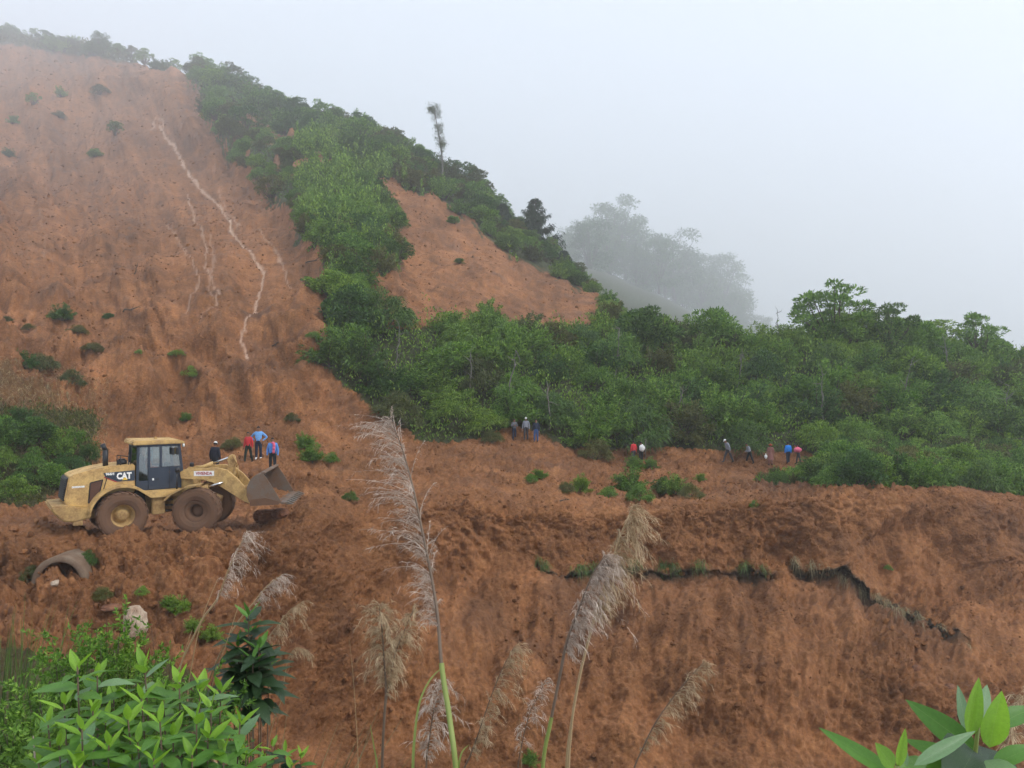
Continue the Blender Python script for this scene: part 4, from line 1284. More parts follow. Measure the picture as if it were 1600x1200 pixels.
def earth_load():
    rg = np.random.default_rng(8)
    n, m = 26, 40
    a = np.linspace(3.5, 4.55, n); b = np.linspace(-1.4, 1.4, m)
    A, B = np.meshgrid(a, b, indexing='ij')
    hgt = 1.16 + 0.26 * np.clip(1 - (A - 3.5) / 0.95, 0, 1) ** 0.8
    P = np.stack([A.ravel(), B.ravel(), hgt.ravel()], 1)
    P[:, 2] += fbm(P, 3.0, 3, 9, 0.6, True) * 0.16 + fbm(P, 9, 2, 19, 0.6, True) * 0.05
    idx = np.arange(n * m).reshape(n, m)
    f = np.stack([idx[:-1, :-1], idx[1:, :-1], idx[1:, 1:], idx[:-1, 1:]], 2).reshape(-1, 4)
    bot = P.copy(); bot[:, 2] = 1.14
    me = np_mesh("earth_load", np.concatenate([P, bot]), np.concatenate([f, f[:, ::-1] + n * m]), True)
    ta = me.attributes.new("tone", 'FLOAT', 'POINT')
    ta.data.foreach_set("value", np.full(len(me.vertices), 1.15, dtype=np.float32))
    o = link("earth_load", me, M_SOIL)
    o.matrix_world = LOADER_FRONT
    tag(o, "loose red earth lying in the loader bucket", "earth")
earth_load()
# ------------------------------------------------------------------ people
def cloth(name, col, rough=0.85):
    t = NT(name)
    n = t.noise(t.coords(), 12, 4, 0.6)
    return t.base(t.mix(n, tuple(c * 0.7 for c in col[:3]) + (1,), tuple(min(1, c * 1.25) for c in col[:3]) + (1,)), rough, t.bump(n, 0.3, 0.02), spec=0.2)
M_SKIN = cloth("skin", (0.26, 0.13, 0.08, 1), 0.6)
M_HAIR = cloth("black_hair", (0.015, 0.012, 0.011, 1), 0.6)
M_SHOE = cloth("dark_shoe", (0.035, 0.03, 0.028, 1))
M_EYE = NT("eye").base((0.02, 0.015, 0.012, 1), 0.3)
CLOTH = {k: cloth(k, c) for k, c in {
    "navy_jacket": (0.018, 0.020, 0.030, 1), "red_shirt": (0.55, 0.045, 0.05, 1), "sky_blue": (0.16, 0.36, 0.68, 1), "royal_blue": (0.10, 0.26, 0.62, 1),
    "dark_trousers": (0.018, 0.022, 0.026, 1), "green_black": (0.016, 0.026, 0.020, 1), "grey_shirt": (0.24, 0.25, 0.28, 1), "dim_grey": (0.13, 0.13, 0.14, 1),
    "jeans": (0.05, 0.10, 0.24, 1), "brown_dress": (0.26, 0.12, 0.10, 1), "pink": (0.68, 0.14, 0.22, 1), "white_cloth": (0.78, 0.77, 0.74, 1),
    "orange_hat": (0.45, 0.10, 0.05, 1), "bright_blue": (0.02, 0.22, 0.70, 1), "orange_vest": (0.75, 0.20, 0.10, 1), "dark_blue": (0.02, 0.03, 0.055, 1), "charcoal": (0.05, 0.05, 0.055, 1)}.items()}

def pose(arms='down', lean=0.0, stride=0.0, legs='stand'):
    """joint positions (m) for a 1.65 m figure that faces -y"""
    J = {}
    J['pelvis'] = Vector((0, 0, 0.90)); J['waist'] = Vector((0, 0, 1.05)); J['chest'] = Vector((0, 0.01, 1.27)); J['neck'] = Vector((0, 0.005, 1.42)); J['head'] = Vector((0, -0.01, 1.475))
    for s, n in ((-1, 'r'), (1, 'l')):
        J['sh' + n] = Vector((s * 0.165, 0.01, 1.345)); J['hip' + n] = Vector((s * 0.085, 0, 0.86))
        J['kn' + n] = Vector((s * 0.10, -0.02 + s * stride * 0.14, 0.47)); J['an' + n] = Vector((s * 0.105, 0.02 + s * stride * 0.26, 0.085)); J['to' + n] = Vector((s * 0.125, -0.14 + s * stride * 0.26, 0.035))
        if arms == 'hips':
            J['el' + n] = Vector((s * 0.40, 0.10, 1.12)); J['wr' + n] = Vector((s * 0.20, 0.0, 0.96))
        elif arms == 'front' :
            J['el' + n] = Vector((s * 0.22, -0.06, 1.08)); J['wr' + n] = Vector((s * 0.15, -0.30, 1.06))
        elif arms == 'chest':
            J['el' + n] = Vector((s * 0.25, -0.05, 1.07)); J['wr' + n] = Vector((s * 0.06, -0.20, 1.16))
        else:
            J['el' + n] = Vector((s * 0.235, 0.03, 1.07)); J['wr' + n] = Vector((s * 0.25, -0.03, 0.82))
        if legs == 'sit':
            J['kn' + n] = Vector((s * 0.12, -0.42, 0.88)); J['an' + n] = Vector((s * 0.12, -0.46, 0.48)); J['to' + n] = Vector((s * 0.12, -0.60, 0.44))
    if lean:
        q = Matrix.Rotation(lean, 4, 'X')
        for k in list(J):
            if k[:2] in ('wa', 'ch', 'ne', 'he', 'sh', 'el', 'wr'):
                v = J[k] - J['pelvis']
                J[k] = J['pelvis'] + q @ v
    for n in 'rl':
        d = (J['wr' + n] - J['el' + n]).normalized()
        J['pa' + n] = J['wr' + n] + d * 0.065
    return J
BONES = [('pelvis', 'waist'), ('waist', 'chest'), ('chest', 'neck'), ('neck', 'head')] + [b for n in 'rl' for b in
         (('chest', 'sh' + n), ('sh' + n, 'el' + n), ('el' + n, 'wr' + n), ('wr' + n, 'pa' + n), ('pelvis', 'hip' + n), ('hip' + n, 'kn' + n), ('kn' + n, 'an' + n), ('an' + n, 'to' + n))]
RAD = {'pelvis': (.16, .12), 'waist': (.15, .11), 'chest': (.175, .125), 'neck': (.052, .052), 'head': (.05, .05), 'sh': (.075, .075), 'el': (.056, .056), 'wr': (.030, .034), 'pa': (.038, .020),
       'hip': (.105, .108), 'kn': (.075, .075), 'an': (.058, .06), 'to': (.045, .032)}

def person_body(J, mats, skirt=False, bulk=1.0):
    """one continuous skinned body with head and fingers; mats = (skin, top, bottom, shoe, hair)"""
    names = list(J); vs = [J[n] for n in names]; idx = {n: i for i, n in enumerate(names)}
    es = [(idx[a], idx[b]) for a, b in BONES]
    rad = []
    for n in names:
        r = RAD.get(n) or RAD.get(n[:-1]) or RAD[n[:2]]
        k = bulk if n[:2] in ('pe', 'wa', 'ch', 'sh', 'el') else 1.0
        rad.append((r[0] * k, r[1] * k))
    for n in 'rl':                                   # five fingers each
        p, w = J['pa' + n], J['wr' + n]
        d = (p - w).normalized()
        side = d.cross(Vector((0, 1, 0.01))).normalized()
        fwd = d.cross(side).normalized()
        for q, (off, ln) in enumerate(((-0.026, .062), (-0.009, .072), (0.009, .067), (0.026, .052))):
            a = p + side * off + d * 0.012; b = a + d * ln * 0.55; c = b + (d * 0.7 + fwd * 0.6).normalized() * ln * 0.5
            i0 = len(vs); vs += [a, b, c]; rad += [(.010, .010), (.009, .009), (.008, .008)]
            es += [(idx['pa' + n], i0), (i0, i0 + 1), (i0 + 1, i0 + 2)]
        a = w + d * 0.035 + side * -0.035; b = a + (d * 0.8 - side * 0.5).normalized() * 0.045
        i0 = len(vs); vs += [a, b]; rad += [(.011, .011), (.009, .009)]
        es += [(idx['pa' + n], i0), (i0, i0 + 1)]
    me = bpy.data.meshes.new("skeleton")
    me.from_pydata([tuple(v) for v in vs], es, [])
    o = bpy.data.objects.new("skeleton", me); COL.objects.link(o)
    sk = o.modifiers.new("skin", 'SKIN'); sk.use_smooth_shade = True
    for i, sv in enumerate(me.skin_vertices[0].data):
        sv.radius = rad[i]; sv.use_root = (i == idx['pelvis'])
    sb = o.modifiers.new("sub", 'SUBSURF'); sb.levels = 1; sb.render_levels = 1
    bpy.context.view_layer.update()
    body = bpy.data.meshes.new_from_object(o.evaluated_get(bpy.context.evaluated_depsgraph_get()))
    bpy.data.objects.remove(o); bpy.data.meshes.remove(me)
    bm = bmesh.new(); bm.from_mesh(body)
    # clothes by the nearest bone
    segs = [(J[a], J[b], a, b) for a, b in BONES]
    def part(c):
        best, bd = None, 9
        for a, b, na, nb in segs:
            ab = b - a; t = max(0, min(1, (c - a).dot(ab) / ab.length_squared))
            d = (c - a - ab * t).length
            if d < bd: bd, best = d, (na, nb, t)
        return best
    for f in bm.faces:
        na, nb, t = part(f.calc_center_median())
        if nb[:2] == 'pa' or (na[:2] == 'wr'): f.material_index = 0
        elif nb == 'head': f.material_index = 0
        elif nb[:2] in ('kn', 'an', 'hi'): f.material_index = 2
        elif nb[:2] == 'to': f.material_index = 3
        else: f.material_index = 1
        f.smooth = True
        if na == 'pelvis' and t < 0.25: f.material_index = 2
    # head: skull with jaw, nose, ears, eyes
    hc = J['head'] + (J['head'] - J['neck']).normalized() * 0.085
    up = (J['head'] - J['neck']).normalized()
    rot = up.to_track_quat('Z', 'Y').to_matrix().to_4x4()
    rot = Matrix.Rotation(math.asin(max(-1, min(1, -up.y))), 4, 'X')
    def blob(c, sc, mi, u=14, v=10):
        r = bmesh.ops.create_uvsphere(bm, u_segments=u, v_segments=v, radius=1.0, matrix=Matrix.Translation(hc) @ rot @ Matrix.Translation(c) @ Matrix.Diagonal((*sc, 1)))
        for vv in r['verts']:
            for f in vv.link_faces: f.material_index = mi; f.smooth = True
        return r['verts']
    hv = blob((0, 0, 0), (0.074, 0.092, 0.112), 0)
    for vv in hv:
        l = rot.inverted() @ (vv.co - hc)
        if l.z < -0.02: l.x *= 1 + 2.4 * (l.z + 0.02); l.y = l.y * 0.95 - 0.012
        vv.co = hc + rot @ l
    blob((0, -0.094, -0.018), (0.012, 0.016, 0.024), 0, 8, 6)
    for s in (-1, 1):
        blob((s * 0.074, 0.0, -0.008), (0.010, 0.020, 0.030), 0, 8, 6)
        blob((s * 0.030, -0.083, 0.012), (0.012, 0.008, 0.007), 4, 8, 6)
    blob((0, -0.086, -0.055), (0.024, 0.008, 0.006), 5, 8, 6)
    if skirt:
        rings = []
        for z, r in ((0.98, 0.15), (0.75, 0.20), (0.42, 0.25)):
            rings.append([bm.verts.new((r * math.cos(a), r * 0.85 * math.sin(a), z + 0.01 * math.sin(5 * a))) for a in [k * math.pi / 9 for k in range(18)]])
        for a, b in zip(rings[:-1], rings[1:]):
            for k in range(18):
                f = bm.faces.new((a[k], b[k], b[(k + 1) % 18], a[(k + 1) % 18])); f.material_index = 2; f.smooth = True
    body.materials.clear()
    skin, top, bottom, shoe, hair = mats
    for m in (skin, top, bottom, shoe, M_EYE, M_LIP): body.materials.append(m)
    bm.to_mesh(body); bm.free()
    body.name = "body"
    return body, hc, rot
M_LIP = cloth("lips", (0.22, 0.075, 0.06, 1), 0.5)

def headgear(kind, mat):
    bm = bmesh.new()
    m = Matrix.Diagonal((0.083, 0.102, 0.115, 1))
    bmesh.ops.create_uvsphere(bm, u_segments=16, v_segments=10, radius=1.0, matrix=m)
    if kind == 'hair':
        geom = [v for v in bm.verts if v.co.z < (-0.055 if v.co.y > 0.0 else 0.035) or (v.co.y < -0.06 and v.co.z < 0.05)]
        bmesh.ops.delete(bm, geom=geom, context='VERTS')
    elif kind == 'long_hair':
        for v in bm.verts:
            if v.co.y > 0.0 and v.co.z < 0: v.co.z *= 2.4
        geom = [v for v in bm.verts if v.co.y < -0.02 and v.co.z < 0.035]
        bmesh.ops.delete(bm, geom=geom, context='VERTS')
    else:
        geom = [v for v in bm.verts if v.co.z < 0.028]
        bmesh.ops.delete(bm, geom=geom, context='VERTS')
        for v in bm.verts: v.co *= 1.06
        if kind == 'cap':
            pr = [bm.verts.new((0.075 * math.cos(a), -0.075 - 0.11 * math.sin(a), 0.035 - 0.02 * math.sin(a))) for a in [k * math.pi / 8 for k in range(9)]]
            bm.faces.new(pr)
        else:
            a0 = [bm.verts.new((0.085 * math.cos(a), 0.10 * math.sin(a), 0.035)) for a in [k * math.pi / 8 for k in range(16)]]
            a1 = [bm.verts.new((0.17 * math.cos(a), 0.18 * math.sin(a), 0.012)) for a in [k * math.pi / 8 for k in range(16)]]
            for k in range(16): bm.faces.new((a0[k], a1[k], a1[(k + 1) % 16], a0[(k + 1) % 16]))
    bmesh.ops.solidify(bm, geom=bm.faces, thickness=-0.006)
    return bm_mesh(kind, bm, mat, True)

def person(loc, rotz, h, top, bottom, label, arms='down', lean=0.0, stride=0.3, hat=None, hatmat=None, group=None, skirt=False, bulk=1.0, shoe=None, legs='stand', hair='hair', parent_z=0.0):
    J = pose(arms, lean, stride, legs)
    body, hc, rot = person_body(J, (M_SKIN, CLOTH[top], CLOTH[bottom], shoe or M_SHOE, M_HAIR), skirt, bulk)
    e = empty("person", Vector(loc) + Vector((0, 0, parent_z)), (0, 0, rotz), h / 1.65)
    link("body", body, None, e)
    hm = rot.to_euler()
    link("hair", headgear(hair, M_HAIR), None, e, hc + rot @ Vector((0, 0, 0.006)), hm)
    if hat: link("hat", headgear(hat, hatmat), None, e, hc + rot @ Vector((0, 0, 0.008)), hm)
    tag(e, label, "person", group)
    return e
def stand(px, py, tmin=6.5, tmax=11.0):
    p = pick(px, py, tmin, tmax)
    return Vector((p.x, p.y, ground(p.x, p.y) - 0.03))
MW = CLOTH["white_cloth"]
face_cam = 0.0
# beside the loader
person(stand(336, 743), R(170), 1.80, "navy_jacket", "dark_trousers", "person in a black jacket and white cap with their back turned, behind the loader arm", hat='cap', hatmat=MW, bulk=1.18)
person(stand(388, 722), R(-12), 1.68, "red_shirt", "green_black", "person in a red shirt and dark trousers standing behind the bucket", stride=0.8)
person(stand(404, 718), R(4), 1.82, "sky_blue", "dark_blue", "person in a light blue top standing with hands on hips", arms='hips', stride=0.1, shoe=MW, bulk=1.05)
p4 = stand(425, 736)
e4 = person(p4, R(6), 1.82, "royal_blue", "dark_trousers", "person in a blue jacket with a pink scarf right of the others, above the bucket", stride=0.1, bulk=1.28)
def scarf(e):
    bm = bmesh.new()
    pts = [(0.02, -0.10, 1.44), (0.09, -0.15, 1.40), (0.10, -0.185, 1.25), (0.085, -0.19, 1.08), (0.07, -0.17, 0.94)]
    for (a, b) in zip(pts[:-1], pts[1:]): add_rod(bm, a, b, 0.062, 0.062, 8)
    bmesh.ops.create_uvsphere(bm, u_segments=12, v_segments=6, radius=1, matrix=Matrix.Translation((0, 0.0, 1.42)) @ Matrix.Diagonal((0.10, 0.10, 0.04, 1)))
    link("scarf", bm_mesh("scarf", bm, CLOTH["pink"], True), None, e)
scarf(e4)
# three in the shade of the thicket
person(stand(804, 687, 7.5, 9.3), R(14), 1.50, "dim_grey", "dark_blue", "person in a dull grey top, leftmost of the three under the thicket", arms='chest')
person(stand(822, 687, 7.5, 9.3), R(-8), 1.60, "grey_shirt", "charcoal", "person with a white cap in the middle of the three under the thicket", hat='cap', hatmat=MW, bulk=1.15)
person(stand(837, 690, 7.5, 9.3), R(-16), 1.60, "dark_blue", "jeans", "person in blue jeans, rightmost of the three under the thicket", bulk=1.1)
# walkers on the road
RDG = dict(tmin=8.3, tmax=9.6)
person(stand(990, 722, 8.0, 9.3), R(200), 1.52, "red_shirt", "charcoal", "person in a red top walking beside the one with the white pack", stride=0.6)
pw = stand(1001, 723, 8.0, 9.3)
person(pw, R(185), 1.52, "charcoal", "dark_trousers", "person in dark clothes carrying a white pack on their back", stride=0.5, lean=0.12)
person(stand(1138, 722, 8.0, 9.6), R(-78), 1.72, "grey_shirt", "charcoal", "person in a grey shirt and white cap walking bent forward along the road", lean=0.32, stride=1.2, hat='cap', hatmat=MW, bulk=1.25)
person(stand(1172, 724, 8.0, 9.6), R(-84), 1.55, "grey_shirt", "dark_trousers", "person in a grey shirt and black trousers stooping with arms held out", arms='front', lean=0.38, stride=1.0, bulk=1.15)
pb = stand(1204, 726, 8.0, 9.6)
person(pb, R(-20), 1.52, "brown_dress", "brown_dress", "person in a brown dress and orange red hat on the road", hat='brim', hatmat=CLOTH["orange_hat"], skirt=True, bulk=1.1, hair='long_hair')
person(stand(1231, 724, 8.0, 9.6), R(190), 1.58, "bright_blue", "dark_blue", "person in a bright blue top seen from behind on the road", bulk=1.3)
pp = stand(1248, 725, 8.0, 9.6)
person(pp, R(-100), 1.52, "brown_dress", "charcoal", "person stooping under a pink bundle at the right end of the walkers", lean=0.45, stride=0.6, arms='front')

def sack(name, loc, size, mat, label, cat_, seed, straps=False):
    bm = bmesh.new()
    bmesh.ops.create_uvsphere(bm, u_segments=18, v_segments=12, radius=1.0)
    rg = random.Random(seed)
    for v in bm.verts:
        n = 1 + 0.10 * math.sin(5 * v.co.x + seed) * math.cos(4 * v.co.z) + rg.uniform(-0.03, 0.03)
        v.co = Vector((v.co.x * size[0], v.co.y * size[1], v.co.z * size[2])) * n
        if v.co.z > 0.6 * size[2]: v.co.x *= 0.7; v.co.y *= 0.7
    e = empty(name, loc)
    link("bag_body", bm_mesh("bag_body", bm, mat, True), None, e)
    if straps:
        rods("strap", [((-0.1, -size[1], size[2] * 0.7), (-0.12, -size[1] - 0.14, size[2] * 0.5), 0.015), ((0.1, -size[1], size[2] * 0.7), (0.12, -size[1] - 0.14, size[2] * 0.5), 0.015)], mat, e, 5)
    else:
        rods("handle", [((0, 0, size[2] * 0.7), (0, 0, size[2] * 1.5), 0.016)], mat, e, 5)
    tag(e, label, cat_)
sack("backpack", pw + Vector((0.02, -0.22, 1.10)), (0.20, 0.13, 0.26), MW, "white pack on the back of the person in dark clothes", "backpack", 3, True)
sack("carrier_bag", pb + Vector((-0.36, -0.08, 0.62)), (0.11, 0.08, 0.17), MW, "white plastic bag hanging from the hand of the person in brown", "bag", 5)
sack("bundle", pp + Vector((-0.12, -0.12, 1.08)), (0.30, 0.20, 0.20), CLOTH["pink"], "bright pink bundle carried on the last walker's back", "bundle", 9)
def staff():
    b = pw + Vector((0.28, -0.15, 0))
    o = rods("walking_stick", [((0, 0, 0), (0.03, 0.02, 1.75), 0.022)], M_BARK_GREY, None, 6)
    o.location = b
    tag(o, "long wooden stick held upright beside the white pack", "stick")
staff()
# driver in the cab
drv = LOADER.matrix_world @ Vector((1.08, 0, 1.36))
ed = person(drv, R(36) + R(90), 1.6, "orange_vest", "dark_blue", "driver in an orange vest seated in the loader cab", arms='front', legs='sit', stride=0)
# ------------------------------------------------------------------ loose clods, stones, culvert, turf, plants caught in the slide
def ico():
    t = (1 + 5 ** 0.5) / 2
    v = np.array([(-1, t, 0), (1, t, 0), (-1, -t, 0), (1, -t, 0), (0, -1, t), (0, 1, t), (0, -1, -t), (0, 1, -t), (t, 0, -1), (t, 0, 1), (-t, 0, -1), (-t, 0, 1)], float)
    f = np.array([(0, 11, 5), (0, 5, 1), (0, 1, 7), (0, 7, 10), (0, 10, 11), (1, 5, 9), (5, 11, 4), (11, 10, 2), (10, 7, 6), (7, 1, 8), (3, 9, 4), (3, 4, 2), (3, 2, 6), (3, 6, 8), (3, 8, 9), (4, 9, 5), (2, 4, 11), (6, 2, 10), (8, 6, 7), (9, 8, 1)])
    return unit(v), f
def clods():
    rg = np.random.default_rng(77)
    m = (VEG < 0.3) & (Tg > 3.7) & (Tg < 12.8) & (PXg > -60) & (PXg < 1680)
    iu, iv = np.nonzero(m)
    area = np.linalg.norm(np.stack([np.gradient(X, axis=1), np.gradient(Y, axis=1), np.gradient(Z, axis=1)], 2), axis=2) * (Y * np.gradient(U)[:, None] / F)
    pt = fbm(np.stack([X[iu, iv], Y[iu, iv], Z[iu, iv]], 1), 0.30, 3, 303)
    w = area[iu, iv] / np.clip(Y[iu, iv] / 60.0, 1, 20) ** 2 * smoothstep(-0.2, 0.3, pt) * np.where(Tg[iu, iv] > 9.5, 0.6, 1.0)
    w /= w.sum()
    n = 19000
    k = rg.choice(len(iu), n, p=w)
    c = np.stack([X[iu[k], iv[k]], Y[iu[k], iv[k]], Z[iu[k], iv[k]]], 1) + rg.normal(0, 0.05, (n, 3))
    s = 0.030 * (1 / (rg.uniform(0.02, 1, n))) ** 0.48
    s = np.clip(s, 0.025, 0.17) * np.clip(c[:, 1] / 75.0, 1, 9)
    v0, f0 = ico()
    v = v0[None] * rg.uniform(0.7, 1.2, (n, 12, 1)) * (s[:, None, None] * rg.uniform(0.7, 1.3, (n, 1, 3))) + c[:, None, :]
    f = f0[None] + 12 * np.arange(n)[:, None, None]
    o = link("loose_clods", np_mesh("loose_clods", v.reshape(-1, 3), f.reshape(-1, 3)), M_CLOD)
    tag(o, "loose clods and small stones strewn over the slide", None, None, "stuff")
def clod_mat():
    t = NT("clod_earth")
    v = t.coords()
    geo = t.node("ShaderNodeNewGeometry")
    c = soil_color(t, v)
    k = t.ramp(geo.outputs["Random Per Island"], [(0, (0.5, 0.5, 0.52)), (0.5, (0.82, 0.82, 0.82)), (0.95, (1.02, 1.04, 1.06)), (1.0, (1.35, 1.5, 1.6))])
    return t.base(t.mix(1.0, c, k, 'MULTIPLY'), 0.92, t.bump(t.noise(v, 18, 4, 0.7), 0.8, 0.05), spec=0.2)
M_CLOD = clod_mat()
clods()

def rock(name, px, py, size, mat, label, seed, tmin=0, tmax=9, sink=0.25, rz=0.0):
    p = pick(px, py, tmin, tmax)
    bm = bmesh.new()
    bmesh.ops.create_icosphere(bm, subdivisions=4, radius=1.0)
    co = np.array([v.co for v in bm.verts])
    n = 1 + 0.35 * fbm(co + seed, 0.9, 3, seed) + 0.12 * fbm(co + seed, 3.0, 3, seed + 1, 0.6, True)
    q = np.round((co * n[:, None]) * 3.2) / 3.2 * 0.35 + co * n[:, None] * 0.65
    for v, c in zip(bm.verts, q): v.co = Vector(c * np.array(size))
    o = link(name, bm_mesh(name, bm, mat, False), None, None, p + Vector((0, 0, size[2] * (1 - sink) - size[2] * 0.4)), (0, 0, rz))
    tag(o, label, "rock")
    return o
def stone_mat(name, a, b):
    t = NT(name)
    v = t.coords()
    n = t.noise(v, 2.5, 6, 0.7)
    return t.base(t.ramp(n, [(0.3, a), (0.65, b)]), 0.85, t.bump(t.noise(v, 9, 5, 0.7), 0.6, 0.05), spec=0.3)
M_PALE = stone_mat("pale_stone", (0.26, 0.16, 0.10), (0.50, 0.40, 0.30))
M_DARKROCK = stone_mat("dark_red_rock", (0.07, 0.032, 0.022), (0.24, 0.105, 0.055))
rock("boulder", 212, 990, (0.34, 0.40, 0.62), M_PALE, "pale cracked boulder in the gully below the culvert", 3, 3, 7, 0.3, 0.5)
rock("stone_slab", 176, 950, (0.30, 0.30, 0.10), M_DARKROCK, "flat brown slab just left of the pale boulder", 8, 3, 7, 0.3, 0.2)
rock("boulder", 416, 812, (0.52, 0.34, 0.30), M_DARKROCK, "dark red boulder on the heap in front of the bucket", 12, 6, 7.6, 0.15, 0.4)
rock("boulder", 437, 802, (0.36, 0.30, 0.20), M_DARKROCK, "smaller red rock beside the dark boulder under the bucket", 21, 6, 7.6, 0.2, 1.0)
rock("stone", 92, 913, (0.20, 0.16, 0.09), M_PALE, "pale stone lying at the mouth of the culvert", 33, 4, 7, 0.2, 0.0)
rock("boulder", 1425, 1046, (0.16, 0.14, 0.13), M_DARKROCK, "rounded red stone on the slope above the right hand leaves", 41, 3.5, 7, 0.2, 0.0)
rock("boulder", 1478, 1075, (0.22, 0.16, 0.13), M_DARKROCK, "broad red stone on the slope left of the upright leaves", 52, 3.5, 7, 0.2, 0.6)

# ---- culvert: concrete head wall with a round pipe running back under the road
def culvert():
    t = NT("muddy_concrete")
    v = t.coords()
    n = t.noise(v, 1.6, 6, 0.7)
    m = t.base(t.ramp(n, [(0.35, (0.13, 0.075, 0.047)), (0.6, (0.20, 0.145, 0.10)), (0.8, (0.27, 0.23, 0.18))]), 0.9, t.bump(t.noise(v, 12, 5, 0.7), 0.4, 0.03), spec=0.25)
    d = 24.35
    cx, cz = (92 - 800) / F * d, (600 - 909) / F * d
    e = empty("culvert", (cx, d, cz), (R(-3), 0, R(10)))
    ri, ro, seg = 0.60, 0.80, 40
    def ring(bm, y, r, sq=1.0):
        return [bm.verts.new((r * math.cos(2 * math.pi * k / seg), y, r * math.sin(2 * math.pi * k / seg))) for k in range(seg)]
    bm = bmesh.new()
    rs = [ring(bm, 0.0, ri), ring(bm, -0.02, ri + 0.03), ring(bm, -0.02, ro - 0.03), ring(bm, 0.02, ro), ring(bm, 2.1, ro), ring(bm, 2.1, ri)]
    for i in range(6):
        a_, b_ = rs[i], rs[(i + 1) % 6]
        for k in range(seg): bm.faces.new((a_[k], a_[(k + 1) % seg], b_[(k + 1) % seg], b_[k]))
    bm.faces.new(rs[5])
    link("pipe", bm_mesh("pipe", bm, m, True), None, e)
    bm = bmesh.new()                      # cradle the pipe sits in
    add_prism(bm, [(-1.0, -0.9), (1.0, -0.9), (0.92, -0.25), (-0.92, -0.25)], 0.08, 0.5, 0.03)
    link("cradle", bm_mesh("cradle", bm, m), None, e)
    tag(e, "half buried muddy concrete pipe with a round dark mouth below the loader", "culvert")
culvert()

# ---- blades
def blades(rg, base, direction, L, W, bend=0.5, seg=4, down=1.0):
    """curved grass blades: base (n,3), direction (n,3) -> verts, quads"""
    n = len(base)
    d = unit(direction)
    side = unit(np.cross(d, np.array([0, 0, 1.0]) + rg.normal(0, 0.35, (n, 3))))
    l = (L * rg.uniform(0.55, 1.25, n))[:, None]
    w = W * rg.uniform(0.7, 1.3, n)[:, None]
    rows = []
    for k in range(seg + 1):
        t = k / seg
        c = base + d * l * t + np.array([0, 0, -1.0]) * l * bend * t * t * down
        ww = w * (1 - t) ** 0.7 * 0.5 + 0.0006
        rows.append(np.stack([c - side * ww, c + side * ww], 1))
    v = np.stack(rows, 1).reshape(-1, 3)
    o = (np.arange(n) * 2 * (seg + 1))[:, None, None]
    f0 = np.array([(2 * k, 2 * k + 1, 2 * k + 3, 2 * k + 2) for k in range(seg)])
    return v, (f0[None] + o).reshape(-1, 4)

def turf_fringe():
    rg = np.random.default_rng(5)
    P, Dv = [], []
    for xs, ys, am in CRACKS:
        x = rg.uniform(xs[0], xs[-1], 2600)
        a = np.interp(x, xs, am)
        keep = rg.uniform(size=len(x)) < a * smoothstep(-0.15, 0.25, fbm(np.stack([x, x * 0, x * 0], 1), 0.03, 2, 8))
        for xx in x[keep]:
            yy = np.interp(xx, xs, ys) + rg.normal(-5, 4)
            p = pick(xx, yy, 3.5, 7.5)
            P.append(tuple(p)); Dv.append((rg.normal(0, 0.4), -0.6 + rg.normal(0, 0.25), 0.25 + rg.normal(0, 0.3)))
    P = np.array(P) + np.array([0, -0.03, 0.0]); Dv = np.array(Dv)
    half = len(P) * 2 // 5
    v, f = blades(rg, P[:half], Dv[:half], 0.42, 0.022, 1.1)
    tag(link("turf_fringe", np_mesh("turf_fringe", v, f), M_GRASS), "green grass hanging from the torn turf edge", None, None, "stuff")
    v, f = blades(rg, P[half:], Dv[half:], 0.5, 0.020, 1.3)
    tag(link("root_fringe", np_mesh("root_fringe", v, f), M_DRY), "dry grass and roots hanging from the torn turf edge", None, None, "stuff")
turf_fringe()

